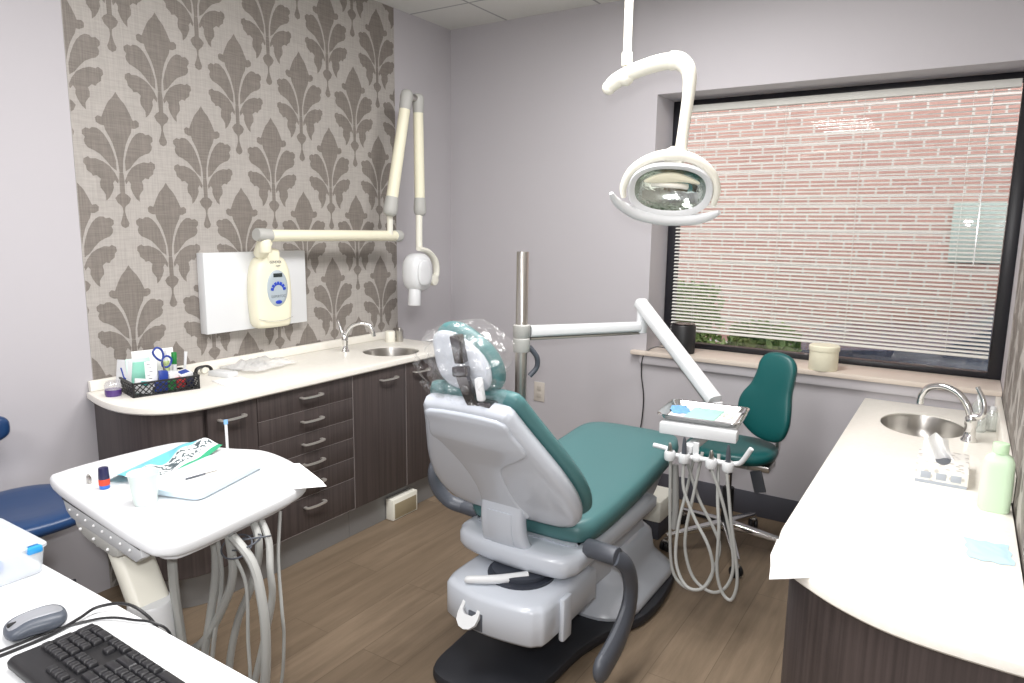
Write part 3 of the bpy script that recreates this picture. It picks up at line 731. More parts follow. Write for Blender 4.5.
# ------------------------------------------------------------------ on the window sill, wall and floor
t = thing('smart_speaker', (-1.275, 3.735, .824), 'black cylindrical speaker on the window sill', 'speaker')
g = G(); g.lathe([(.060, 0), (.066, .006), (.067, .02), (.067, .150), (.062, .158), (.001, .158)], (-1.275, 3.735, .824), n=32); build('body', g, M['black'], t)
g = G(); g.lathe([(.062, .158), (.0625, .163), (.055, .165), (.001, .162)], (-1.275, 3.735, .824), n=32); build('top_ring', g, pmat('black_gloss', (18, 18, 20), .15), t)
g = G(); g.tube([(-1.345, 3.72, .84), (-1.42, 3.70, .845), (-1.47, 3.66, .80), (-1.478, 3.655, .70), (-1.46, 3.66, .55), (-1.47, 3.66, .38), (-1.50, 3.66, .28), (-1.60, 3.64, .1), (-1.62, 3.63, .02)], .0035, n=6)
tag(build('speaker_cord', g, M['black']), 'thin black cord hanging down the wall from the sill', 'cord')
t = thing('cream_canister', (-.545, 3.70, .824), 'cream round canister on the window sill above the teal stool', 'canister')
g = G(); g.lathe([(.064, 0), (.067, .004), (.067, .098), (.001, .098)], (-.545, 3.70, .824), n=32); build('body', g, M['cream'], t)
g = G(); g.lathe([(.070, .096), (.071, .10), (.071, .118), (.066, .123), (.001, .124)], (-.545, 3.70, .824), n=32); build('lid', g, M['cream'], t)
t = thing('wall_outlet', (-2.155, YB, .43), 'cream wall outlet on the back wall right of the steel pole', 'outlet')
g = G(); g.box((-2.155, YB-.003, .49), (.075, .006, .122), .002); build('plate', g, pmat('ivory_plate', (204, 197, 188), .45), t)
for z in (.468, .512):
    g = G(); g.box((-2.155, YB-.007, z), (.03, .003, .028), .001); build('socket', g, pmat('ivory_socket', (188, 181, 172), .45), t)
t = thing('vacuum_inlet', (-2.35, 2.62, 0), 'small cream box with louvred front against the grey toe kick', 'box')
g = G(); g.box((-2.362, 2.63, .058), (.05, .19, .112), .004); build('body', g, M['white_warm'], t)
g = G(); g.box((-2.336, 2.63, .05), (.003, .165, .08), .001); build('grille', g, pmat('beige_grille', (150, 138, 112), .5), t)
t = thing('junction_box', (-1.12, 3.22, 0), 'low white utility box on the floor beyond the chair foot', 'box')
g = G(); g.box((-1.26, 3.20, .145), (.28, .22, .11), .012); build('cover', g, M['white_warm'], t)
g = G(); g.box((-1.26, 3.20, .045), (.26, .20, .09), .004); build('base', g, M['base'], t)

# ------------------------------------------------------------------ dental chair
CX = -1.21
ch = thing('dental_chair', (CX, 2.3, 0), 'white dental treatment chair with teal upholstery and dark grey armrests, reclined', 'dental chair')
def sm(pts, sub=5, closed=True): return [tuple(p[:2]) for p in catmull([(a, b, 0) for a, b in pts], sub, closed)]
# floor plate
o = sm([(-1.33, 1.64), (-1.385, 1.70), (-1.40, 1.85), (-1.42, 2.05), (-1.50, 2.25), (-1.52, 2.55), (-1.49, 2.78), (-1.40, 2.88), (-1.21, 2.91), (-1.02, 2.88), (-.93, 2.78), (-.892, 2.55), (-.90, 2.36), (-.95, 2.24), (-1.00, 2.05), (-1.01, 1.85), (-1.03, 1.70), (-1.09, 1.64), (-1.21, 1.63)], 4)
g = G(); g.prism(o, .001, .045, .015); build('base_plate', g, pmat('black_rubber_base', (38, 40, 46), .5), ch)
# pedestal cover
def rr3(cx, cy, w, h, r, z, n=6): return [(a, b, z) for a, b in rrect(w, h, r, n, cx, cy)]
g = G(); g.loft([rr3(CX, 2.53, .57, .62, .14, .046), rr3(CX, 2.53, .58, .63, .145, .06), rr3(CX, 2.53, .56, .60, .14, .085), rr3(CX, 2.53, .50, .55, .13, .115), rr3(CX, 2.54, .45, .50, .12, .135), rr3(CX, 2.55, .42, .47, .11, .16), rr3(CX, 2.55, .40, .44, .10, .23), rr3(CX, 2.55, .37, .40, .10, .25), rr3(CX, 2.55, .30, .32, .09, .26)])
build('pedestal_cover', g, M['chairwhite'], ch, angle=50)
# lift arm from pedestal to seat
g = G(); g.prism([(1.98, .20), (2.62, .16), (2.70, .24), (2.66, .30), (2.20, .34), (1.98, .33)], CX-.17, CX+.17, .012, M=Matrix(((0, 0, 1, 0), (1, 0, 0, 0), (0, 1, 0, 0), (0, 0, 0, 1))))
build('lift_arm', g, M['chairwhite'], ch)
# lower housing
g = G(); o = sm([(-1.385, 2.10), (-1.385, 1.86), (-1.375, 1.765), (-1.34, 1.725), (-1.20, 1.695), (-1.05, 1.71), (-1.005, 1.735), (-.985, 1.79), (-.985, 2.10)], 4, False)
g.loft([[(a, b, z) for a, b in offset2(ccw(o), d)] for z, d in ((.195, .03), (.20, .012), (.215, 0), (.315, 0), (.328, .008), (.335, .022))]); build('lower_housing', g, M['chairwhite'], ch, angle=50)
g = G(); g.box((-.978, 1.865, .255), (.022, .06, .15), .009); build('side_pad', g, M['chairwhite'], ch)
T = TR(-1.23, 1.725, .255) @ rot('X', 18)
g = G(); ot = [(-.036, .055), (-.040, .0), (-.036, -.022), (-.02, -.038), (0, -.043), (.02, -.038), (.036, -.022), (.040, .0), (.036, .055), (.026, .055), (.026, .012), (.015, .002), (-.015, .002), (-.026, .012), (-.026, .055)]
g.prismc([(a, b) for a, b in ot], -.006, .006, M=TR(-1.235, 1.685, .262) @ rot('X', 52)); build('pull_tab', g, M['white'], ch)
g = G(); g.box((-1.215, 1.697, .245), (.055, .006, .06), .001); build('tab_recess', g, M['dkgrey'], ch)
g = G(); g.tube([(-1.285, 1.735, .352), (-1.27, 1.742, .352), (-1.19, 1.79, .356), (-1.12, 1.86, .358)], [.008, .013, .015, .016], n=12); build('foot_lever', g, M['white'], ch)
g = G(); g.lathe([(.115, 0), (.115, .012), (.10, .014), (.10, .03), (.09, .032)], (-1.17, 1.90, .333), n=32); build('turntable_disc', g, pmat('dark_disc', (52, 56, 66), .4), ch)
# seat carriage
g = G(); o = sm([(-1.455, 2.60), (-1.455, 2.02), (-1.44, 1.92), (-1.39, 1.875), (-1.21, 1.85), (-1.03, 1.865), (-.975, 1.91), (-.962, 2.02), (-.962, 2.60)], 4, False)
g.loft([[(a, b, z) for a, b in offset2(ccw(o), d)] for z, d in ((.352, .07), (.356, .035), (.37, .012), (.39, 0), (.425, 0), (.437, .010), (.442, .03))])
build('seat_carriage', g, M['chairwhite'], ch, angle=50)
g = G()
o = sm([(1.98, .43), (2.0, .455), (2.4, .47), (2.80, .50), (2.88, .53), (2.82, .48), (2.65, .37), (2.4, .33), (2.0, .36)], 3)
g.prism(o, CX-.205, CX+.205, .02, M=Matrix(((0, 0, 1, 0), (1, 0, 0, 0), (0, 1, 0, 0), (0, 0, 0, 1)))); build('seat_underframe', g, M['chairwhite'], ch)
# seat cushion
hw = .255
so = sm([(CX, 1.955), (CX-.17, 1.96), (CX-.23, 1.99), (CX-hw, 2.08), (CX-hw, 2.4), (CX-.245, 2.7), (CX-.236, 2.87), (CX-.19, 2.945), (CX-.1, 2.975), (CX, 2.98), (CX+.1, 2.975), (CX+.19, 2.945), (CX+.236, 2.87), (CX+.245, 2.7), (CX+hw, 2.4), (CX+hw, 2.08), (CX+.23, 1.99), (CX+.17, 1.96)], 4)
def sbul(x, y, z):
    t = (y-1.95)/1.0; u = (x-CX)/.25
    lift = .075*max(0, t)**1.6+(.012*u*u if z > .5 else 0)
    return (x, y, z+lift)
g = G(); g.pad(so, .436, .535, n=8, p=4.2, bulge=sbul); build('seat_cushion', g, M['teal'], ch, angle=60)
# backrest frame of reference
BO = Vector((CX, 1.985, .50)); vv = Vector((0, -.55, .835)).normalized(); uu = Vector((1, 0, 0)); nn = uu.cross(vv)   # nn points up-forward? check sign
nn = Vector((0, -.835, -.55)).normalized()   # towards the rear (camera side)
TBK = Matrix(((uu.x, vv.x, nn.x, BO.x), (uu.y, vv.y, nn.y, BO.y), (uu.z, vv.z, nn.z, BO.z), (0, 0, 0, 1)))
hwp = [(.07, .15), (.078, .20), (.105, .25), (.16, .277), (.24, .278), (.33, .256), (.42, .222), (.50, .190), (.56, .168), (.588, .156), (.60, .13)]
bo_ = sm([(w, v) for v, w in hwp]+[(0, .606)]+[(-w, v) for v, w in hwp[::-1]]+[(0, .066)], 4)
g = G(); g.pad(bo_, -.002, .062, M=TBK, n=8, p=5); build('back_shell', g, M['chairwhite'], ch, angle=60)
bo2 = offset2(ccw(bo_), -.012)
g = G(); g.pad(bo2, -.052, .006, M=TBK @ TR(0, .0, 0), n=8, p=3.6); build('back_cushion', g, M['teal'], ch, angle=60)
pan = [(-.125, .575), (.12, .575), (.155, .52), (.178, .455), (.165, .425), (.09, .372), (.055, .335), (.045, .26), (.055, .17), (.075, .095), (-.085, .095), (-.085, .22), (-.10, .32), (-.145, .42), (-.175, .455), (-.155, .52)]
pan = [tuple(p[:2]) for p in catmull([(a, b, 0) for a, b in pan], 4, True)]
po = ccw(pan); tri = geometry.tessellate_polygon([[Vector((a, b, 0)) for a, b in po]])
g = G(); rings = []
for d, z in ((0, .055), (0, .0605), (.003, .0645), (.008, .0665)): rings.append([TBK @ Vector((a, b, z)) for a, b in offset2(po, d)])
vr = [[g.bm.verts.new(p) for p in r] for r in rings]; g.ring_faces(vr)
for t_ in tri:
    try: g.bm.faces.new([vr[-1][i] for i in t_])
    except ValueError: pass
build('back_panel', g, M['chairwhite'], ch, angle=50)
# hinge cover between back and carriage
g = G()
def hc(u): # profile in (y,z)
    return None
prof = [(1.905, .425), (1.885, .455), (1.872, .50), (1.868, .55), (1.872, .60)]
P = catmull([(0, a, b) for a, b in prof], 4)
wd = [.098, .088, .085, .084, .083]
rings = []
for i, p in enumerate(P):
    t_ = i/(len(P)-1)*4; k = min(int(t_), 3); w = wd[k]+(wd[k+1]-wd[k])*(t_-k)
    rings.append([(CX-.015+a, p.y+b, p.z) for a, b in rrect(w*2, .05, .02, 4)])
g.loft(rings); build('hinge_cover', g, M['chairwhite'], ch, angle=50)
g = G(); rings = []
for i, p in enumerate(P[2:-3]): rings.append([(CX-.015+a, p.y-.0255+b, p.z) for a, b in rrect(.095, .006, .002, 2)])
g.loft(rings); build('hinge_inset', g, M['chairwhite'], ch)
# headrest
post = pmat('dark_polished_metal', (120, 118, 120), .25, metal=.9)
HO = Vector((-1.215, 1.645, 1.103)); hv = Vector((0, -.22, .975)).normalized(); hn = Vector((0, -.975, -.22)).normalized()
THR = Matrix(((1, 0, 0, HO.x), (0, hv.y, hn.y, HO.y), (0, hv.z, hn.z, HO.z), (0, 0, 0, 1)))
ho = sm([(-.112, .035), (-.108, .085), (-.075, .11), (-.02, .108), (.035, .078), (.085, .035), (.108, -.015), (.105, -.065), (.075, -.098), (.02, -.105), (-.05, -.098), (-.095, -.065), (-.11, -.02)], 4)
g = G(); g.pad(ho, -.06, .006, M=THR, n=8, p=3.2); hr = build('headrest_cushion', g, M['teal'], ch, angle=60)
hs = [(a*.90-.008, b*.85+.002) for a, b in ho]
g = G(); g.pad(hs, -.01, .026, M=THR, n=6, p=3); build('headrest_shell', g, M['chairwhite'], ch, angle=60)
g = G(); g.box((0, 0, 0), (.034, .03, .085), .005, M=TR(-1.21, 1.60, 1.15) @ rot('Y', -6) @ rot('X', 10)); g.box((0, 0, 0), (.05, .028, .03), .005, M=TR(-1.20, 1.598, 1.085) @ rot('Y', -6))
build('headrest_clamp', g, post, ch)
g = G(); g.tube([(-1.205, 1.60, 1.09), (-1.185, 1.615, 1.02), (-1.165, 1.64, .955)], .019, n=8, sec=[(1, .45), (-1, .45), (-1, -.45), (1, -.45)], up=(0, 1, 0)); g.box((-1.15, 1.645, .985), (.07, .045, .022), .005); build('headrest_post', g, post, ch)
g = G(); g.box((0, 0, 0), (.026, .018, .07), .007, M=TR(-1.145, 1.615, 1.035) @ rot('Y', -10)); build('release_lever', g, M['white'], ch)
# armrests
ag = M['dkgrey']
g = G(); g.cyl((-1.44, 2.03, .445), (-1.52, 2.02, .455), .026, bev=.004)
g.tube([(-1.50, 2.02, .455), (-1.555, 1.995, .475), (-1.585, 1.965, .53), (-1.59, 1.95, .60), (-1.58, 1.99, .665), (-1.575, 2.10, .69), (-1.57, 2.40, .695)], [.026, .027, .028, .028, .028, .030, .03], n=12, sy=.72, up=(1, 0, 0)); build('armrest', g, ag, ch)
g = G(); g.cyl((-.975, 2.0, .443), (-.855, 1.985, .448), .031, bev=.005, n=24)
g.tube([(-.865, 1.985, .448), (-.845, 2.03, .40), (-.84, 2.065, .32), (-.84, 2.05, .235), (-.84, 1.965, .165), (-.84, 1.86, .130)], [.034, .036, .04, .046, .052, .050], n=14, sec=[(math.cos(2*PI*k/14)*.5, math.sin(2*PI*k/14)) for k in range(14)], up=(0, 1, 0), cap=True); g.ball((-.84, 1.862, .131), .050, 18, 12, s=(.5, 1, 1)); build('armrest', g, ag, ch)
# plastic headrest cover: a thing lying on it
T = THR
def film(u, v):
    a = u*2*PI; r = random.Random(int(u*1000))
    s = v
    base = Vector((math.cos(a)*(.13+.025*math.sin(3*a+1)), math.sin(a)*.125*(1.12 if math.sin(a) < 0 else 1.0), 0))
    w = .006*math.sin(11*a+5*v)+.005*math.sin(17*a-9*v)+.004*math.sin(29*a+3)
    # v 0 = back opening near camera, 0.5 rim, 1 = front
    z = .055-.16*v; k = .80+.15*math.sin(PI*min(1, v*1.1))+w*5
    p = base*k; p.z = z+w
    return T @ Vector((p.x-.012, p.y, p.z))
g = G(); g.grid(film, 72, 14)
for side in range(1):
    pass
def skirt(u, v):
    a = PI*.93+u*PI*1.02
    w = .008*math.sin(13*a+4*v)+.006*math.sin(23*a-6*v)
    r = 1+.1*v+w*4
    return T @ Vector((math.cos(a)*.135*r-.012-.03*v*(1 if math.cos(a) < 0 else -.4), math.sin(a)*.115*(1+v*.55)-.01*v+w, .045-.03*v+w))
g.grid(skirt, 48, 10)
def sheet(u, v):   # sheet over the back of the headrest
    x = (u-.5)*.21; y = (v-.5)*.22
    return T @ Vector((x*(1-.12*abs(y)/.1)-.01, y, .052+.008*math.sin(u*19+v*7)+.006*math.sin(v*23-u*5)-.3*(abs(x)**2+abs(y)**2)))
g.grid(sheet, 26, 26)
tag(build('plastic_headrest_cover', g, M['film'], fixn=False), 'clear crinkled plastic bag pulled over the dental chair headrest', 'plastic cover')

# ------------------------------------------------------------------ delivery unit on steel pole
du = thing('delivery_unit', (-1.62, 2.60, 0), 'dental delivery arm on a steel pole carrying white holder bar with hanging handpiece hoses', 'dental delivery unit')
g = G(); g.cyl((-1.62, 2.60, .03), (-1.62, 2.60, 1.395), .0265, n=28, bev=.002); build('pole', g, M['steel'], du)
g = G(); g.lathe([(.10, 0), (.10, .018), (.04, .03), (.038, .06)], (-1.62, 2.60, .001), n=32); build('floor_flange', g, M['steel'], du)
g = G(); g.lathe([(.036, 0), (.038, .004), (.038, .058), (.035, .061), (.035, .066), (.038, .07), (.038, .118), (.034, .122)], (-1.62, 2.60, .955), n=28); build('collar', g, M['grey_cap'], du)
e1_ = Vector((-1.255, 3.085, 1.045))
def beam(g, a, b, w0, h0, w1, h1, r=.012, mi=0):
    a, b = Vector(a), Vector(b); d = (b-a).normalized(); up = Vector((0, 0, 1)); s = d.cross(up).normalized(); u2 = s.cross(d)
    rings = []
    for p, w, h in ((a, w0, h0), (b, w1, h1)):
        rings.append([p+s*x+u2*y for x, y in rrect(w, h, r, 3)])
    g.loft(rings, mi=mi); return g
g = beam(G(), (-1.595, 2.63, 1.045), e1_, .05, .05, .045, .045); build('lower_arm', g, M['white'], du)
g = beam(G(), (-1.595, 2.63, 1.012), e1_+Vector((-.01, -.01, -.03)), .035, .012, .03, .01, .003); build('arm_rail', g, M['steel'], du)
g = G(); g.cyl(e1_+Vector((0, 0, -.03)), e1_+Vector((0, 0, .10)), .026, bev=.003); build('elbow_joint', g, M['white'], du)
k0 = Vector((-1.275, 3.10, 1.155)); k1 = Vector((-.815, 2.82, .805))
g = beam(G(), k0, k1, .062, .05, .062, .05, .014); build('upper_arm', g, M['white'], du)
g = beam(G(), k0+Vector((.01, 0, -.038)), k1+Vector((.0, 0, -.036)), .03, .02, .03, .02, .005); build('arm_rail', g, M['steel'], du)
g = G(); g.tube([(-1.59, 2.62, .975), (-1.57, 2.65, .93), (-1.575, 2.66, .88), (-1.60, 2.64, .84)], .012, n=10); build('cable', g, M['dkgrey'], du)
g = G(); g.cyl((-.805, 2.83, .69), (-.805, 2.83, .80), .022, bev=.003); g.box((-.795, 2.64, .70), (.035, .40, .03), .006); g.box((-.765, 2.45, .70), (.022, .012, .06), .003); build('mounting_post', g, M['white'], du)
RT = TR(-.79, 2.62, 0) @ rot('Z', 6)
g = G(); g.box((0, -.115, .757), (.285, .05, .045), .006, M=RT); build('control_head', g, M['white'], du)
g = G(); g.box((0, .02, .770), (.26, .22, .02), .004, M=RT); build('tray_support', g, M['white'], du)
bar = [(-.925, 2.44, .694), (-.868, 2.44, .689), (-.851, 2.44, .672), (-.798, 2.44, .671), (-.757, 2.44, .674), (-.701, 2.44, .676), (-.647, 2.44, .676), (-.612, 2.44, .682), (-.592, 2.43, .698), (-.562, 2.42, .752)]
g = G(); g.tube(bar, .009, n=10, sub=4); g.ball((-.757, 2.44, .674), .017); build('holder_bar', g, M['white'], du)
hos = {'a': [(-.852, 2.43, .655), (-.846, 2.44, .413), (-.828, 2.44, .224), (-.774, 2.44, .163), (-.709, 2.45, .175), (-.67, 2.45, .27), (-.66, 2.46, .351), (-.69, 2.46, .421), (-.748, 2.46, .516), (-.80, 2.46, .65)],
       'b': [(-.744, 2.46, .694), (-.761, 2.44, .538), (-.776, 2.42, .399), (-.771, 2.42, .301), (-.735, 2.42, .216), (-.67, 2.42, .184), (-.62, 2.42, .215), (-.596, 2.42, .292), (-.61, 2.42, .403), (-.651, 2.42, .544), (-.695, 2.42, .65)],
       'c': [(-.684, 2.46, .70), (-.667, 2.42, .547), (-.65, 2.40, .438), (-.648, 2.40, .286), (-.625, 2.40, .207), (-.591, 2.40, .187), (-.574, 2.40, .25), (-.583, 2.40, .342), (-.61, 2.40, .486), (-.637, 2.41, .65)],
       'd': [(-.80, 2.425, .65), (-.79, 2.41, .56), (-.74, 2.40, .46), (-.68, 2.39, .37), (-.66, 2.39, .28), (-.69, 2.38, .21), (-.75, 2.38, .20), (-.80, 2.40, .27), (-.81, 2.43, .40), (-.795, 2.47, .55), (-.78, 2.5, .70)]}
for k in hos: build('handpiece_hose', G().tube(hos[k], .0062, n=8, sub=5), M['hose'], du)
for x, dark in ((-.855, 0), (-.80, 1), (-.700, 0), (-.640, 1)):
    g = G(); g.lathe([(.018, 0), (.021, .006), (.021, .03), (.017, .036), (.013, .036), (.013, .004)], (x, 2.428, .652), n=16); h = build('handpiece_holder', g, M['white'], du)
    g = G(); g.lathe([(.006, -.03), (.009, -.02), (.0095, .03), (.008, .055), (.0055, .075), (.003, .085)] if dark else [(.006, -.03), (.0085, -.01), (.009, .03), (.005, .05), (.004, .052)], (x, 2.428, .668), axis=(0, -.12, 1), n=12); build('handpiece', g, M['dkgrey'] if dark else M['steel'], h)
g = G(); g.tube([(-.842, 2.45, .63), (-.835, 2.45, .55), (-.83, 2.45, .45), (-.832, 2.45, .38)], .013, n=10); build('suction_handle', g, pmat('mid_grey_rubber', (140, 140, 138), .5), du)
# metal tray on it
tt = thing('instrument_tray', (-.79, 2.62, .781), 'shiny metal instrument tray on the delivery arm beyond the chair seat', 'tray')
TT = TR(-.80, 2.635, .782) @ rot('Z', 6)
g = G(); w, h = .31, .27
g.loft([[(a, b, z) for a, b in rrect(w*s-d, h*s-d, .03, 5)] for s, d, z in ((.86, 0, 0), (.88, 0, .002), (.94, 0, .018), (1.0, 0, .022), (1.01, 0, .019), (1.0, 0, .024), (.94, 0, .021), (.87, 0, .005), (.84, 0, .003))], M=TT); build('pan', g, M['chrome'], tt, angle=50)
g = G(); g.box((0, 0, .0045), (.25, .21, .002), .0005, M=TT); tag(build('tray_liner', g, M['paper']), 'white paper liner lying in the shiny metal instrument tray', 'liner')
g = G(); g.box((.0, -.0, .008), (.115, .17, .003), .001, M=TT @ rot('Z', -4)); tag(build('mint_napkin', g, pmat('mint_napkin', (176, 226, 212), .7)), 'mint green napkin in the middle of the metal tray', 'napkin')
tag(build('blue_packet', crinkle(tuple(TT @ Vector((-.10, .03, .0062))), .075, .12, .014, 3, 30), pmat('light_blue_packet', (120, 175, 222), .4), fixn=False), 'light blue packet at the left of the metal tray', 'packet')
for i, (a, b, rz) in enumerate(((.088, -.03, 20), (.095, .0, -30), (.075, .02, 70))):
    g = G(); q = TT @ Vector((a, b, .011)); d = Vector((math.cos(math.radians(rz)), math.sin(math.radians(rz)), 0))*.017
    g.cyl(q-d, q+d, .0052, n=12, bev=.001); tag(build('cotton_roll', g, M['white_warm']), 'short white cotton roll at the right end of the metal tray', 'cotton roll', 'cotton rolls in the metal tray')

# ------------------------------------------------------------------ operating light
ol = thing('operating_light', (-1.053, 2.35, ZC), 'white ceiling mounted dental operating light with curved arm and oval reflector', 'dental light')
g = G(); g.cyl((-1.053, 2.35, 2.06), (-1.053, 2.35, ZC-.001), .0145, n=20); g.cyl((-1.053, 2.35, 2.055), (-1.053, 2.35, 2.10), .019, n=20, bev=.003); build('ceiling_pole', g, M['white_warm'], ol)
g = G(); g.lathe([(.08, 0), (.08, .02), (.03, .03)][::-1] if False else [(.03, 0), (.075, .01), (.08, .03)], (-1.053, 2.35, ZC-.031), n=28); build('ceiling_canopy', g, M['white_warm'], ol)
g = G(); g.tube([(-1.118, 2.35, 1.988), (-1.095, 2.35, 2.006), (-1.04, 2.35, 2.030), (-.95, 2.35, 2.050), (-.895, 2.35, 2.054)], [.024, .029, .029, .030, .030], n=16, sy=.9); g.ball((-1.118, 2.35, 1.988), .024)
g.ball((-1.055, 2.35, 2.018), .030); build('swing_arm', g, M['white_warm'], ol)
g = G(); g.tube([(-.893, 2.35, 2.054), (-.865, 2.35, 2.050), (-.838, 2.35, 2.028), (-.826, 2.35, 1.99), (-.829, 2.35, 1.92), (-.838, 2.35, 1.83), (-.845, 2.35, 1.755)], [.031, .030, .027, .023, .020, .019, .020], n=16); build('drop_arm', g, M['white_warm'], ol)
# head: local frame U right, V up in the dish plane, N facing (camera and down)
H0 = Vector((-.868, 2.33, 1.632)); Nv = Vector((.30, -.78, -.62)).normalized(); Uv_ = Vector((.93, .36, 0)).normalized(); Uv_ = (Uv_-Nv*Uv_.dot(Nv)).normalized(); Vv_ = Nv.cross(Uv_)
if Vv_.z < 0: Vv_ = -Vv_
TH = Matrix(((Uv_.x, Vv_.x, Nv.x, H0.x), (Uv_.y, Vv_.y, Nv.y, H0.y), (Uv_.z, Vv_.z, Nv.z, H0.z), (0, 0, 0, 1))) @ rot('Z', -3)
def sup(w, h, p=2.4, n=44, cy=0): return [(w*math.copysign(abs(math.cos(2*PI*k/n))**(2/p), math.cos(2*PI*k/n)), cy+h*math.copysign(abs(math.sin(2*PI*k/n))**(2/p), math.sin(2*PI*k/n))) for k in range(n)]
rg = lambda w, h, z: [(a, b, z) for a, b in sup(w, h)]
g = G(); g.loft([rg(.03, .02, -.062), rg(.08, .06, -.058), rg(.120, .085, -.035), rg(.138, .103, -.005), rg(.141, .105, .010), rg(.138, .102, .015), rg(.130, .094, .014), rg(.118, .082, .004)], M=TH, cap=False); build('reflector_housing', g, M['white'], ol, angle=60)
mir = pmat('faceted_mirror', (205, 214, 208), .08, metal=1, bump=(40, .35, .01))
g = G(); g.loft([rg(.118, .082, .004), rg(.10, .070, -.022), rg(.07, .044, -.040), rg(.03, .02, -.050), rg(.002, .0015, -.052)], M=TH, cap=False); build('reflector', g, mir, ol, angle=60)
g = G(); g.prism(sm([(-.088, .035), (-.04, .062), (.02, .066), (.085, .04), (.09, .03), (.04, .036), (-.02, .032), (-.07, .028)], 4), -.002, .010, .003, M=TH); build('lamp_shield', g, M['cream'], ol)
g = G(); g.tube([TH @ Vector(p) for p in ((-.062, .012, -.012), (-.02, .020, .002), (.03, .018, .002), (.055, .008, -.01))], .010, n=12); build('bulb', g, pmat('frosted_bulb', (240, 238, 228), .3), ol)
# yoke
g = G(); g.tube([TH @ Vector(p) for p in ((-.153, -.03, .012), (-.156, .01, .005), (-.132, .065, -.008), (-.075, .105, -.018), (.0, .120, -.022), (.075, .105, -.018), (.132, .062, -.008), (.153, .005, .005), (.148, -.045, .012))], [.009, .013, .014, .016, .020, .016, .014, .013, .009], n=12, up=tuple(Nv)); 
g.tube([(-.843, 2.35, 1.77), (-.850, 2.352, 1.742), tuple(TH @ Vector((.0, .115, -.02)))], [.022, .026, .034], n=14)
build('yoke', g, M['white_warm'], ol)
g = G(); g.tube([TH @ Vector(p) for p in ((-.195, .005, .045), (-.18, -.03, .035), (-.145, -.068, .022), (-.09, -.102, .014), (0, -.118, .010), (.09, -.108, .014), (.14, -.085, .022), (.17, -.055, .035))], [.007, .014, .019, .021, .021, .020, .016, .008], n=12, sy=.8, up=tuple(Nv)); build('grip_band', g, M['white'], ol)

# ------------------------------------------------------------------ stools
def caster(g, gw, p, a):
    x, y = p; ca, sa = math.cos(a), math.sin(a); q = Vector((-sa, ca, 0))
    for s in (-1, 1):
        c = Vector((x, y, .026))+q*.012*s; gw.cyl(c-q*.008, c+q*.008, .026, n=18, bev=.003)
    g.cyl((x, y, .03), (x, y, .065), .008, n=10); g.box((x, y, .05), (.03, .03, .012), .004)
def stool(name, c, seat_z, vinyl, label, seatpts, a0, back, group=None, LR=.30):
    t = thing(name, (c[0], c[1], 0), label, 'stool')
    for k in range(5):
        a = math.radians(a0+72*k); d = Vector((math.cos(a), math.sin(a), 0)); p0 = Vector((c[0], c[1], .118)); p1 = p0+d*LR+Vector((0, 0, -.042))
        g = beam(G(), p0+d*.02, p1, .045, .035, .03, .018, .006); leg = build('leg', g, M['chrome'], t)
        g = G(); gw = G(); caster(g, gw, (p1.x, p1.y), a+.6)
        build('caster_stem', g, M['steel'], leg); build('caster_wheel', gw, M['black'], leg)
    g = G(); g.cyl((c[0], c[1], .085), (c[0], c[1], .30), .027, n=20, bev=.002); build('column_sleeve', g, M['black'], t)
    g = G(); g.cyl((c[0], c[1], .28), (c[0], c[1], seat_z-.07), .014, n=16); build('gas_spring', g, M['chrome'], t)
    g = G(); g.box((c[0], c[1], seat_z-.075), (.20, .16, .025), .006); build('seat_plate', g, M['grey_cap'], t)
    g = G(); g.pad([(c[0]+a, c[1]+b) for a, b in seatpts], seat_z-.062, seat_z+.012, n=7, p=3, bulge=lambda x, y, z: (x, y, z-(.018*max(0, 1-((x-c[0])**2+(y-c[1])**2)/.03) if z > seat_z-.03 else 0))); build('seat', g, vinyl, t, angle=60)
    return t
cs = (-.84, 3.22)
st_ = stool('operator_stool', cs, .515, M['dkteal'], 'dark teal five-star wheeled stool with hourglass backrest below the window', sup(.205, .185, 2.6, 36), 223, None)
ba = Vector((-.695, 3.26, .75)); bn = Vector((-.30, -.93, .14)).normalized(); bu = Vector((.95, -.31, 0)).normalized(); bu = (bu-bn*bu.dot(bn)).normalized(); bv = bn.cross(bu)
if bv.z < 0: bv = -bv
TS = Matrix(((bu.x, bv.x, bn.x, ba.x), (bu.y, bv.y, bn.y, ba.y), (bu.z, bv.z, bn.z, ba.z), (0, 0, 0, 1)))
bo3 = sm([(-.058, .205), (0, .222), (.062, .212), (.096, .175), (.104, .11), (.108, .04), (.128, -.05), (.135, -.12), (.115, -.185), (.05, -.21), (-.02, -.205), (-.085, -.17), (-.125, -.12), (-.135, -.06), (-.125, -.01), (-.098, .045), (-.085, .11), (-.082, .165)], 4)
g = G(); g.pad([(a*.98, b*.94) for a, b in bo3], -.035, .03, M=TS @ rot('Z', -6), n=8, p=3, bulge=lambda x, y, z: (x, y, z+.9*x*x)); build('backrest', g, M['dkteal'], st_, angle=60)
g = G(); g.tube([(-.66, 3.31, .62), (-.655, 3.33, .50), (-.68, 3.30, .445), (-.78, 3.25, .44)], .017, n=8, sec=[(1.2, .4), (-1.2, .4), (-1.2, -.4), (1.2, -.4)], up=(1, 0, 0)); g.box((-.735, 3.225, .435), (.17, .13, .03), .006); build('backrest_bracket', g, M['steel'], st_)
g = G(); g.box((0, 0, 0), (.052, .014, .10), .004, M=TR(-.695, 3.16, .375) @ rot('Y', -16)); build('lever_paddle', g, M['dkgrey'], st_)
cb_ = (-2.60, 1.00)
sb_ = stool('assistant_stool', cb_, .55, M['navy'], 'navy blue wheeled stool against the plain wall, cut by the left edge', sup(.225, .21, 2.4, 36), 0, None, LR=.21)
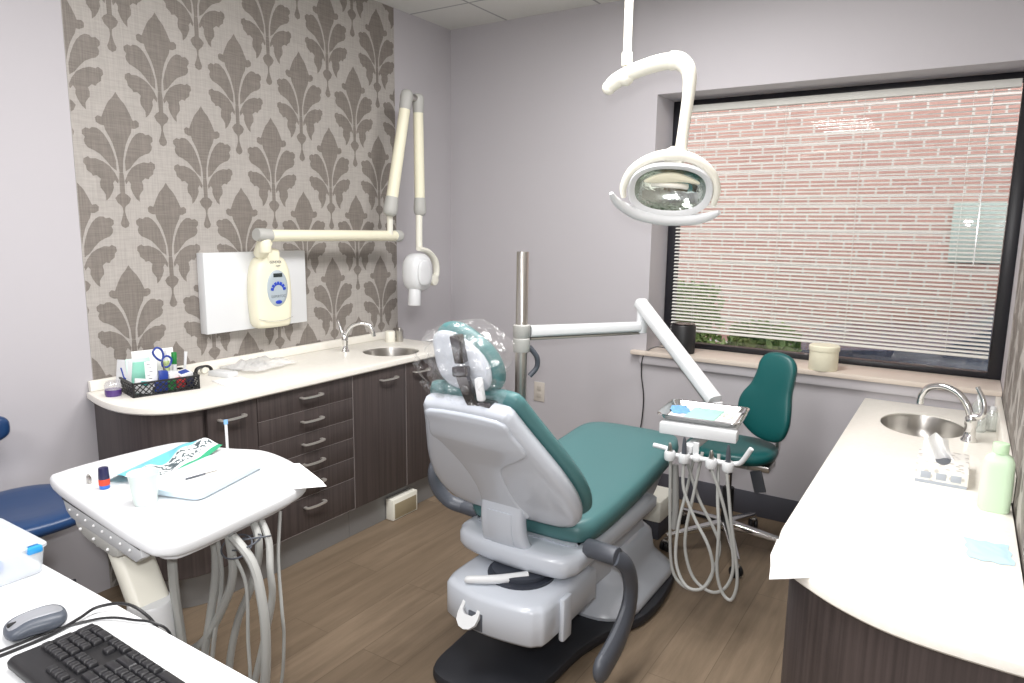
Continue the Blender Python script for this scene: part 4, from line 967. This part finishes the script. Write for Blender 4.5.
g = G(); g.pad(sup(.15, .055, 3, 36), -.03, .03, M=TR(-2.79, .90, .79) @ rot('Z', 75) @ rot('X', 90), n=6, p=3); build('backrest', g, M['navy'], sb_, angle=60)
g = G(); g.tube([(-2.775, .95, .76), (-2.77, .96, .60), (-2.75, .97, .47), (-2.66, .98, .44), (-2.5, 1.0, .445)], .013, n=10); build('backrest_bar', g, M['grey_cap'], sb_)

# ------------------------------------------------------------------ wall x-ray unit
xr = thing('xray_unit', (-2.82, 2.13, 1.0), 'cream wall mounted dental x-ray unit with folding arm and tube head over the worktop', 'x-ray unit')
g = G(); g.box((-2.822, 2.136, 1.19), (.05, .565, .36), .004); build('mounting_plate', g, M['white'], xr)
ZY = Matrix(((0, 0, 1, 0), (1, 0, 0, 0), (0, 1, 0, 0), (0, 0, 0, 1)))   # (a,b,c) -> (x=c, y=a, z=b)
yc = 2.17
uo = sm([(yc-.035, 1.385), (yc-.04, 1.355), (yc-.075, 1.335), (yc-.098, 1.27), (yc-.105, 1.17), (yc-.10, 1.07), (yc-.09, 1.025), (yc-.06, 1.012), (yc+.06, 1.010), (yc+.09, 1.02), (yc+.10, 1.07), (yc+.105, 1.17), (yc+.098, 1.27), (yc+.075, 1.33), (yc+.04, 1.355), (yc+.035, 1.385)], 4)
g = G(); g.pad(uo, -2.81, -2.72, M=ZY, n=7, p=5); ub = build('control_box', g, M['cream'], xr, angle=60)
g = G(); g.pad([(yc+.01+a, 1.20+b) for a, b in sup(.063, .092, 2.1, 40)], -2.74, -2.717, M=ZY, n=4, p=6); pn = build('button_panel', g, pmat('grey_blue_panel', (176, 188, 196), .4), ub, angle=60)
g = G(); g.box((-2.7165, yc+.012, 1.262), (.003, .05, .018), .001); build('display', g, pmat('dark_display', (44, 54, 56), .2), pn)
g = G()
for k in range(7):
    a = math.radians(165-25*k); g.box((0, 0, 0), (.003, .013, .016), .001, M=TR(-2.7165, yc+.012-.036*math.cos(a)*-1*-1, 1.188+.036*math.sin(a)) @ rot('X', 90-math.degrees(a)))
g.pad([(yc+.012+a, 1.135+b) for a, b in sup(.019, .009, 2, 20)], -2.718, -2.714, M=ZY, n=2, p=4)
build('button', g, pmat('cobalt_button', (40, 70, 185), .35), pn)
TX = lambda y, z, x=-2.7165: Matrix(((0, 0, 1, x), (1, 0, 0, y), (0, 1, 0, z), (0, 0, 0, 1)))
g = G(); text_geo(g, 'GENDEX', .017, TX(yc+.005, 1.323, -2.7205)); text_geo(g, 'expert', .010, TX(yc+.018, 1.306, -2.7195)); build('maker_lettering', g, M['dkgrey'], ub, fixn=False)
g = G(); text_geo(g, 'EXPERTDC', .017, TX(yc+.012, 1.162)); build('model_lettering', g, pmat('grey_letters', (120, 128, 134), .5), pn, fixn=False)
g = G(); g.tube([(-2.7245, yc-.098, 1.062), (-2.718, yc-.05, 1.050), (-2.717, yc, 1.046), (-2.718, yc+.05, 1.048), (-2.7245, yc+.098, 1.058)], .0013, n=5); build('cover_seam', g, M['grey_cap'], ub)
# arm pivot + horizontal arm
g = G(); g.cyl((-2.76, 2.125, 1.36), (-2.70, 2.105, 1.42), .034, bev=.004); g.cyl((-2.695, 2.10, 1.37), (-2.695, 2.10, 1.43), .028, bev=.003); build('arm_pivot', g, M['cream'], xr)
g = G(); g.tube([(-2.695, 2.09, 1.447), (-2.69, 2.5, 1.446), (-2.685, 2.99, 1.443)], [.030, .031, .032], n=18, sub=3, sy=.9); build('horizontal_arm', g, M['cream'], xr)
g = G(); g.tube([(-2.695, 2.055, 1.452), (-2.695, 2.09, 1.449), (-2.694, 2.13, 1.447)], [.030, .034, .032], n=18, sub=4, sy=.92); build('end_cap', g, M['grey_cap'], xr)
g = G(); g.cyl((-2.685, 2.955, 1.442), (-2.685, 3.005, 1.442), .0335, bev=.008); build('end_cap', g, M['grey_cap'], xr)
g = G(); g.cyl((-2.67, 2.905, 1.45), (-2.665, 2.90, 1.555), .016, n=16); build('riser', g, M['white_warm'], xr)
def sc_arm(a, b, r0, r1):
    a, b = Vector(a), Vector(b)
    g = G(); g.tube([a+(b-a)*.08, a+(b-a)*.5, a+(b-a)*.92], [r0*.88, (r0+r1)/2*.88, r1*.88], n=14, sub=3); s = build('scissor_arm', g, M['cream'], xr)
    for p, q, r in ((a-(b-a).normalized()*.02, a+(b-a)*.13, r0), (b+(b-a).normalized()*.02, b-(b-a)*.13, r1)):
        g = G(); g.tube([p, p+(q-p)*.12, p+(q-p)*.35, q], [r*.55, r*.95, r*1.08, r*.93], n=14, sub=3); build('joint_cap', g, M['grey_cap'], s)
sc_arm((-2.65, 2.885, 1.57), (-2.62, 3.00, 2.20), .037, .033)
sc_arm((-2.62, 3.09, 2.195), (-2.62, 3.10, 1.575), .031, .033)
g = G(); g.cyl((-2.62, 3.0, 2.19), (-2.62, 3.09, 2.185), .02, n=16, bev=.003); build('elbow_hinge', g, M['steel'], xr)
g = G(); g.tube([(-2.62, 3.092, 1.56), (-2.62, 3.09, 1.45), (-2.62, 3.09, 1.37)], .019, n=14); build('head_stem', g, M['white_warm'], xr)
g = G(); g.pad([(3.055+a, 1.24+b) for a, b in sup(.088, .108, 2.6, 36)], -2.67, -2.54, M=ZY, n=7, p=3); th_ = build('tube_head', g, M['white'], xr, angle=60)
g = G(); g.pad([(3.045+a, 1.24+b) for a, b in sup(.055, .075, 2.6, 36)], -2.56, -2.53, M=ZY, n=5, p=3); build('head_cover', g, M['white'], th_, angle=60)
g = G(); g.tube([(-2.60, 3.06, 1.372), (-2.60, 3.14, 1.355), (-2.60, 3.205, 1.30), (-2.60, 3.215, 1.22), (-2.60, 3.17, 1.165)], [.018, .022, .024, .022, .012], n=12, sy=.7); g.cyl((-2.58, 3.185, 1.19), (-2.63, 3.185, 1.19), .032, bev=.004); build('head_yoke', g, M['white_warm'], xr)
g = G(); g.cyl((-2.60, 3.025, 1.15), (-2.60, 3.02, 1.055), .034, .036, bev=.003); build('cone', g, M['white'], xr)

# ------------------------------------------------------------------ assistant cart
ca = thing('assistant_cart', (-1.66, .88, 0), 'white dental cart with rounded tray top, studded front rail and grey hoses, behind the desk', 'cart')
co_ = sm([(-2.055, .865), (-1.75, .823), (-1.50, .797), (-1.43, .812), (-1.405, .87), (-1.425, 1.05), (-1.44, 1.16), (-1.475, 1.25), (-1.56, 1.315), (-1.68, 1.352), (-1.80, 1.36), (-1.90, 1.315), (-1.96, 1.30), (-2.05, 1.285), (-2.10, 1.23), (-2.115, 1.05), (-2.105, .91)], 4)
g = G(); g.prism(co_, .763, .80, .012, seg=3); build('cart_top', g, M['white'], ca, angle=50)
g = G(); g.prism(offset2(ccw(co_), .03), .745, .764, .004); build('underframe', g, M['white'], ca, angle=50)
fa, fb = Vector((-1.99, .872, .738)), Vector((-1.51, .820, .738)); fd = (fb-fa).normalized(); fn = Vector((fd.y, -fd.x, 0))
TF = Matrix(((fd.x, fn.x, 0, fa.x), (fd.y, fn.y, 0, fa.y), (0, 0, 1, 0), (0, 0, 0, 1)))    # (along, out, z)
g = G(); fr = [(0, .762), (.47, .762), (.475, .74), (.44, .718), (.05, .718), (.02, .73)]
g.prism(fr, -.012, .012, .003, M=TF @ Matrix(((1, 0, 0, 0), (0, 0, 1, -.0), (0, 1, 0, 0), (0, 0, 0, 1)))); build('front_rail', g, pmat('light_grey_rail', (196, 198, 200), .4), ca)
g = G(); g.box((.235, .010, .7605), (.47, .008, .005), .001, M=TF); build('rail_slot', g, M['black'], ca)
for k in range(8):
    g = G(); g.ball(tuple(TF @ Vector((.05+.052*k, .0125, .741))), .0036, 8, 6); build('stud', g, M['paper'], ca)
g = G(); g.prism([(.07, .719), (.33, .719), (.33, .696), (.30, .686), (.13, .686), (.08, .70)], -.01, .01, .003, M=TF @ Matrix(((1, 0, 0, 0), (0, 0, 1, 0), (0, 1, 0, 0), (0, 0, 0, 1)))); lb = build('lower_bracket', g, M['grey_cap'], ca)
for k in range(3):
    g = G(); g.ball(tuple(TF @ Vector((.11+.085*k, .0115, .704-.002*k))), .0042, 8, 6); build('stud', g, M['paper'], lb)
g = beam(G(), (-1.79, .90, .735), (-1.655, .895, .535), .095, .05, .095, .05, .018); build('support_arm', g, M['white_warm'], ca)
g = G(); g.lathe([(.054, 0), (.054, .545), (.050, .552), (.001, .553)], (-1.655, .895, .002), n=32); build('pillar', g, M['white'], ca)
g = G(); g.cyl((-1.86, .89, .65), (-1.86, .89, .74), .016, bev=.002); build('stub_post', g, M['white'], ca)
g = G(); g.prism(rrect(.5, .42, .08, 5, -1.72, .95), .001, .045, .012); build('floor_base', g, M['white_warm'], ca)
C_ = [([(-1.50, .98, .75), (-1.531, 1.0, .627), (-1.57, 1.0, .475), (-1.609, 1.0, .331), (-1.64, 1.0, .05)], .011),
      ([(-1.455, .99, .745), (-1.460, 1.0, .646), (-1.496, 1.0, .555), (-1.598, 1.0, .409), (-1.69, .98, .33), (-1.78, .97, .2), (-1.80, .96, .05)], .011),
      ([(-1.44, .99, .745), (-1.382, 1.0, .69), (-1.352, 1.0, .601), (-1.344, 1.0, .498), (-1.361, 1.0, .357), (-1.42, 1.0, .2), (-1.55, 1.0, .045)], .012),
      ([(-1.45, 1.06, .75), (-1.422, 1.05, .72), (-1.428, 1.05, .662), (-1.466, 1.05, .569), (-1.523, 1.05, .466), (-1.568, 1.05, .334), (-1.587, 1.05, .206), (-1.60, 1.05, .045)], .010),
      ([(-1.446, 1.08, .75), (-1.408, 1.07, .71), (-1.382, 1.05, .649), (-1.38, 1.05, .569), (-1.429, 1.05, .414), (-1.49, 1.05, .246), (-1.56, 1.04, .045)], .009),
      ([(-1.475, .97, .75), (-1.508, 1.0, .606), (-1.557, 1.0, .423), (-1.589, 1.0, .266), (-1.61, 1.0, .045)], .006),
      ([(-1.46, 1.15, .75), (-1.438, 1.12, .639), (-1.407, 1.1, .509), (-1.404, 1.1, .425), (-1.429, 1.1, .27), (-1.50, 1.08, .045)], .0045),
      ([(-1.43, .985, .70), (-1.41, 1.0, .62), (-1.414, 1.0, .473), (-1.417, 1.0, .335), (-1.47, 1.0, .045)], .0045),
      ([(-1.60, .93, .75), (-1.605, .93, .60), (-1.615, .95, .35), (-1.63, .96, .05)], .012)]
for pts, r in C_: build('hose', G().tube(pts, r, n=9, sub=5), M['hose'], ca)
g = G()
for a in range(3):
    c0 = Vector((-1.44+.01*a, 1.0+.02*a, .715+.006*a)); g.tube([c0+Vector((.045*math.cos(t*PI/4+a), .03*math.sin(t*PI/4+a), .018*math.sin(t*PI/4*1.0+2*a))) for t in range(8)], .0022, n=6, closed=True)
build('cable_coil', g, M['dkgrey'], ca)
g = G(); g.cyl((-1.918, 1.318, .76), (-1.925, 1.322, .872), .0045, n=10); g.cyl((-1.925, 1.322, .87), (-1.927, 1.323, .884), .0065, n=10, mi=1)
build('suction_tip', g, [M['white'], pmat('light_blue_tip', (130, 180, 230), .4)], ca)
# things on the cart
CZ = .8005
TC = TR(-1.70, 1.10, CZ) @ rot('Z', 17)
t = thing('plastic_tray', (-1.70, 1.10, CZ), 'pale blue plastic tray on top of the white dental cart', 'tray')
g = G(); g.loft([[(a, b, z) for a, b in rrect(.175+2*d, .275+2*d, .025+max(d, -.01), 5)] for d, z in ((-.008, 0), (0, .004), (.002, .016), (.006, .018), (.006, .021), (-.002, .021), (-.006, .016), (-.012, .004), (-.016, .0025))], M=TC)
build('tray_body', g, pmat('pale_blue_tray', (214, 230, 240), .35), t, angle=50)
g = G(); g.box((.0, -.0, .0035), (.12, .21, .0015), .0005, M=TC); tag(build('tray_paper', g, M['paper']), 'white paper lining the pale blue plastic tray', 'paper')
g = G(); g.cyl(TC @ Vector((-.045, -.03, .008)), TC @ Vector((-.022, .02, .009)), .0028, n=8, mi=0); g.cyl(TC @ Vector((-.022, .02, .009)), TC @ Vector((-.008, .05, .009)), .002, n=8, mi=1)
tag(build('dental_burr', g, [M['dkgrey'], M['steel']]), 'small dark metal instrument tip lying in the pale blue tray', 'instrument')
# pouch
pm = bpy.data.materials.new('sterilisation_pouch_print'); pm.use_nodes = True; nt = pm.node_tree; b = nt.nodes['Principled BSDF']; b.inputs['Roughness'].default_value = .3
tc = nt.nodes.new('ShaderNodeTexCoord'); sp = nt.nodes.new('ShaderNodeSeparateXYZ'); nt.links.new(tc.outputs['Object'], sp.inputs[0])
no = nt.nodes.new('ShaderNodeTexNoise'); no.inputs['Scale'].default_value = 70; no.inputs['Detail'].default_value = 6; nt.links.new(tc.outputs['Object'], no.inputs['Vector'])
gt = nt.nodes.new('ShaderNodeMath'); gt.operation = 'GREATER_THAN'; gt.inputs[1].default_value = .52; nt.links.new(no.outputs['Fac'], gt.inputs[0])
wv = nt.nodes.new('ShaderNodeValToRGB'); wv.color_ramp.interpolation = 'CONSTANT'
rm = nt.nodes.new('ShaderNodeMapRange'); rm.inputs['From Min'].default_value = -.075; rm.inputs['From Max'].default_value = .075; nt.links.new(sp.outputs['X'], rm.inputs['Value']); nt.links.new(rm.outputs[0], wv.inputs[0])
e = wv.color_ramp.elements; e[0].position = 0; e[0].color = lin((110, 205, 222)); e[1].position = .42; e[1].color = lin((238, 244, 246))
n3 = wv.color_ramp.elements.new(.90); n3.color = lin((60, 160, 120))
band = nt.nodes.new('ShaderNodeValToRGB'); band.color_ramp.interpolation = 'CONSTANT'; eb = band.color_ramp.elements; eb[0].position = 0; eb[0].color = (0, 0, 0, 1); eb[1].position = .45; eb[1].color = (1, 1, 1, 1); b3 = eb.new(.82); b3.color = (0, 0, 0, 1)
nt.links.new(rm.outputs[0], band.inputs[0]); mu = nt.nodes.new('ShaderNodeMath'); mu.operation = 'MULTIPLY'; nt.links.new(gt.outputs[0], mu.inputs[0]); nt.links.new(band.outputs[0], mu.inputs[1])
mx = nt.nodes.new('ShaderNodeMix'); mx.data_type = 'RGBA'; mx.inputs['B'].default_value = lin((70, 86, 92)); nt.links.new(mu.outputs[0], mx.inputs['Factor']); nt.links.new(wv.outputs[0], mx.inputs['A']); nt.links.new(mx.outputs['Result'], b.inputs['Base Color'])
def pouch(u, v):
    x = (u-.5)*.15; y = (v-.5)*.32
    z = .004+.022*math.sin(PI*u)*(.6+.4*math.sin(v*7+u*3))+.008*math.sin(v*15+u*8)*math.sin(PI*u)+.03*max(0, v-.7)**1.2*2*(u)
    return Vector((x, y, max(.0015, z)))
g = G(); g.grid(pouch, 26, 34)
me_o = build('sterilisation_pouch', g, pm, fixn=False); me_o.location = (-1.905, 1.11, CZ); me_o.rotation_euler = (0, 0, math.radians(22))
# undo recentring so the print follows the pouch
dx = Vector((0, 0, 0)); xs = [v.co for v in me_o.data.vertices]
tag(me_o, 'teal and white crumpled instrument pouch with dark print on the white cart', 'pouch')
t = thing('plastic_cup', (-1.68, .915, CZ), 'white translucent plastic cup at the front of the white cart', 'cup')
g = G(); g.lathe([(.026, 0), (.027, .002), (.037, .078), (.0385, .079), (.0385, .081), (.036, .080), (.0255, .004), (.001, .0035)], (-1.68, .915, CZ), n=32, cap=False); build('cup_body', g, pmat('cup_plastic', (214, 226, 222), .35, sss=.3), t)
t = thing('small_bottle', (-1.865, .91, CZ), 'tiny navy capped bottle with red and blue label on the cart corner', 'bottle')
g = G(); g.cyl((-1.865, .91, CZ), (-1.865, .91, CZ+.026), .0125, n=16, bev=.002); build('body', g, pmat('bottle_blue', (50, 110, 200), .4), t)
g = G(); g.cyl((-1.865, .91, CZ+.010), (-1.865, .91, CZ+.027), .0135, n=16, bev=.001); build('label_band', g, pmat('orange_red_label', (215, 70, 45), .5), t)
g = G(); g.cyl((-1.865, .91, CZ+.026), (-1.865, .91, CZ+.058), .0135, .012, n=16, bev=.002); build('cap', g, pmat('navy_cap', (32, 32, 72), .35), t)
for i, (x, y, lb) in enumerate(((-1.935, .905, 'small steel clip at the left front of the cart, beside the other clip'), (-1.905, .93, 'small steel clip between the navy capped bottle and the other clip'))):
    g = G(); g.box((x, y, CZ+.010), (.016, .008, .02), .002, M=None); g.cyl((x-.004, y, CZ+.02), (x+.006, y+.002, CZ+.028), .004, n=8); tag(build('steel_clip', g, M['steel']), lb, 'clip', 'steel clips on the cart')
def pp(u, v):
    a = Vector((-1.69, 1.25, 0)); b = Vector((-1.47, 1.165, 0)); c = Vector((-1.405, 1.262, 0)); d = Vector((-1.60, 1.335, 0))
    p = (a*(1-u)+b*u)*(1-v)+(d*(1-u)+c*u)*v; over = max(0, u-.8)*v
    return Vector((p.x, p.y, CZ+.0012-over*.03))
tag(build('paper_napkin', G().grid(pp, 12, 12), M['paper'], fixn=False), 'white paper napkin hanging off the far right edge of the cart', 'napkin')

# ------------------------------------------------------------------ desk with keyboard and mouse
DZ = .72
dk = thing('computer_desk', (-1.5, .32, 0), 'plain white desk in the near left corner holding keyboard and mouse', 'desk')
g = G(); g.box((-1.5, .315, DZ-.015), (1.85, .75, .03), .003); build('desk_top', g, M['white'], dk)
for x in (-2.40, -.60):
    g = G(); g.box((x, .31, (DZ-.03)/2), (.025, .66, DZ-.031), .002); build('side_panel', g, M['white'], dk)
g = G(); g.box((-1.5, .05, .45), (1.77, .02, .42), .002); build('modesty_panel', g, M['white'], dk)
kb = thing('keyboard', (-1.12, .54, DZ), 'black computer keyboard at the bottom left with its number pad nearest the mouse', 'keyboard')
TK = TR(-1.345, .618, DZ) @ rot('Z', -1.5)    # x along, -y toward camera
g = G(); g.loft([[(a, b, z+(.004 if b < -.1 else 0)) for a, b in rrect(.45+2*d, .152+2*d, .012+max(0, d), 4, .225, -.076)] for d, z in ((-.003, .0005), (0, .004), (0, .012), (-.003, .017), (-.005, .018))], M=TK); build('key_deck', g, pmat('keyboard_black', (24, 24, 26), .45), kb, angle=50)
km = pmat('key_black', (34, 34, 37), .35)
def key(cx, r, w=1, h=1):
    x = .012+cx*.019; y = -.016-r*.019; W = .0185*w+.0005*(w-1)-.0015; H = .017*h
    z0 = .018+.0025*(r/5)
    g = G(); g.loft([[(a, b, z) for a, b in rrect(W*s, H*s, .002, 2, x+.0095*w, y-(.0095*(h-1)))] for s, z in ((1, z0), (.97, z0+.004), (.80, z0+.0075), (.76, z0+.0078))], M=TK); build('key', g, km, kb, angle=50)
# number pad (x 0..4), from the user's side: row 0 nearest the far desk edge
for r in range(5):
    for c in range(4):
        if c == 0 and r in (1, 3): continue
        if r == 0 and c == 2: key(c, r, 2); continue
        if r == 0 and c == 3: continue
        if c == 0 and r in (0, 2): key(c, r, 1, 2); continue
        key(c, r)
for c in range(3): key(4.4+c, 0)
key(5.4, 1)
for r in (3, 4):
    for c in range(3): key(4.4+c, r)
for c in range(3): key(4.4+c, 5.4)
x0 = 7.8
for c, w in ((0, 1.25), (1.25, 1.25), (2.5, 1.25), (3.75, 1.25), (5, 6.1), (11.1, 1.3), (12.4, 1.3), (13.7, 1.3)): key(x0+c, 0, w)
key(x0, 1, 2.7)
for c in range(10): key(x0+2.7+c, 1)
key(x0+12.7, 1, 2.2)
key(x0, 2, 2.2)
for c in range(11): key(x0+2.2+c, 2)
key(x0+13.2, 2, 1.7)
for c in range(13): key(x0+c*1.0+.5*(c > 0), 3, 1.5 if c == 0 else 1)
key(x0, 4, 2)
for c in range(12): key(x0+2+c, 4)
for b_ in range(3):
    for c in range(4): key(x0+b_*4.4+c, 5.4)
ms = thing('computer_mouse', (-1.44, .553, DZ), 'silver and dark grey computer mouse on the white desk left of the keyboard', 'mouse')
TMs = TR(-1.437, .553, DZ+.0005) @ rot('Z', -14)
def mb(x, y, z): return (x, y, z*(1-.9*max(0, (y+.0))**2*120 if False else 1)*(1.0-.35*max(0, -y/.055)**1.5))
mo = sm([(-.028, -.045), (0, -.054), (.028, -.045), (.031, -.01), (.033, .03), (.022, .05), (0, .055), (-.022, .05), (-.033, .03), (-.031, -.01)], 4)
g = G(); mo = [(a*1.12, b*.95) for a, b in mo]; g.pad(mo, .0, .036, M=TMs, n=8, p=2.5, bulge=mb); build('body', g, pmat('mouse_dark_grey', (74, 80, 90), .4), ms, angle=60)
g = G(); g.pad([(a*.74, b*.93) for a, b in mo], .006, .0375, M=TMs, n=8, p=2.5, bulge=mb); build('top_shell', g, pmat('mouse_silver', (165, 168, 174), .3, metal=.4), ms, angle=60)
g = G(); g.box((0, -.036, .0265), (.008, .018, .008), .003, M=TMs); build('scroll_wheel', g, M['black'], ms)
g = G(); g.tube([(-1.405, .40, DZ+.003), (-1.395, .50, DZ+.003), (-1.392, .56, DZ+.004), (-1.40, .615, DZ+.008), (-1.405, .65, DZ+.012), (-1.375, .685, DZ+.014), (-1.33, .70, DZ+.004), (-1.30, .715, DZ-.04), (-1.29, .72, DZ-.15), (-1.29, .72, .3)], .0032, n=7); tag(build('keyboard_cable', g, M['black']), 'thicker black cable looping off the desk edge behind the keyboard', 'cable')
g = G(); g.tube([(-1.425, .41, DZ+.003), (-1.412, .50, DZ+.003), (-1.405, .57, DZ+.003), (-1.38, .628, DZ+.004), (-1.35, .655, DZ+.006), (-1.31, .672, DZ+.006), (-1.27, .69, DZ+.004), (-1.25, .712, DZ-.03), (-1.245, .72, DZ-.15), (-1.245, .72, .3)], .0026, n=7); tag(build('mouse_cable', g, M['black']), 'thinner black cable beside the keyboard cable on the white desk', 'cable')
pb = thing('plastic_box', (-1.79, .62, DZ), 'clear plastic box with bright blue latch at the left edge of the desk', 'box')
g = G(); g.loft([[(a, b, z) for a, b in rrect(.24+2*d, .12+2*d, .015, 4, -1.79, .62)] for d, z in ((-.008, DZ+.001), (-.006, DZ+.003), (0, DZ+.06), (.004, DZ+.062), (.004, DZ+.068), (-.001, DZ+.070))]); build('box_body', g, clearmat('milky_plastic', gloss=.12, rough=.1, tint=.45, tintrgb=(238, 244, 248)), pb, angle=50)
g = G(); g.box((-1.672, .655, DZ+.062), (.022, .03, .016), .004); build('latch', g, pmat('sky_blue_latch', (48, 150, 215), .35), pb)
g = G(); g.box((-1.76, .60, DZ+.018), (.05, .04, .025), .006); tag(build('blue_cap_box', g, pmat('periwinkle', (110, 150, 225), .4)), 'light blue item showing through the clear plastic box', 'container')

# ------------------------------------------------------------------ light
def area(name, loc, size, power, rotd=(0, 0, 0), col=(1, 1, 1), sy=None):
    l = bpy.data.lights.new(name, 'AREA'); l.energy = power; l.color = col; l.size = size
    if sy: l.shape = 'RECTANGLE'; l.size_y = sy
    o = bpy.data.objects.new(name, l); COL.objects.link(o); o.location = loc; o.rotation_euler = [math.radians(a) for a in rotd]; return o
area('ceiling_panel_light', (-1.25, 1.0, ZC-.03), .6, 27, sy=1.2, col=(1, .98, .97))
area('ceiling_panel_light', (-1.0, 2.35, ZC-.03), .6, 30, sy=1.0, col=(1, .98, .97))
area('ceiling_panel_light', (-1.3, -1.0, ZC-.03), .6, 34, sy=1.2, col=(1, .98, .97))
fl_ = bpy.data.lights.new('camera_flash', 'SPOT'); fl_.energy = 50; fl_.spot_size = math.radians(120); fl_.spot_blend = .6; fl_.shadow_soft_size = .03
fo = bpy.data.objects.new('camera_flash', fl_); COL.objects.link(fo); fo.location = (-.02, -.03, 1.60)
fo.rotation_euler = (math.radians(90-8), 0, math.radians(28))
w = bpy.data.worlds.new('World'); SC.world = w; w.use_nodes = True
bg = w.node_tree.nodes['Background']; bg.inputs[0].default_value = (.86, .93, 1, 1); bg.inputs[1].default_value = 2.6

# ------------------------------------------------------------------ camera
cam = bpy.data.cameras.new('camera'); co = bpy.data.objects.new('camera', cam); COL.objects.link(co)
cam.sensor_width = 36; cam.lens = 700.754/1024*36; cam.clip_start = .02
Rv, Uv, Fv = Vector((0.84016851, 0.54217017, 0.01297603)), Vector((-0.09820149, 0.12855869, 0.98682781)), Vector((-0.53336042, 0.83037592, -0.16125288))
mt = Matrix(((Rv.x, Uv.x, -Fv.x, 0), (Rv.y, Uv.y, -Fv.y, 0), (Rv.z, Uv.z, -Fv.z, 1.5), (0, 0, 0, 1)))
co.matrix_world = mt
SC.camera = co
SC.view_settings.view_transform = 'Standard'; SC.view_settings.look = 'None'; SC.view_settings.gamma = 1; SC.view_settings.use_curve_mapping = False
SC.view_settings.exposure = 0.52
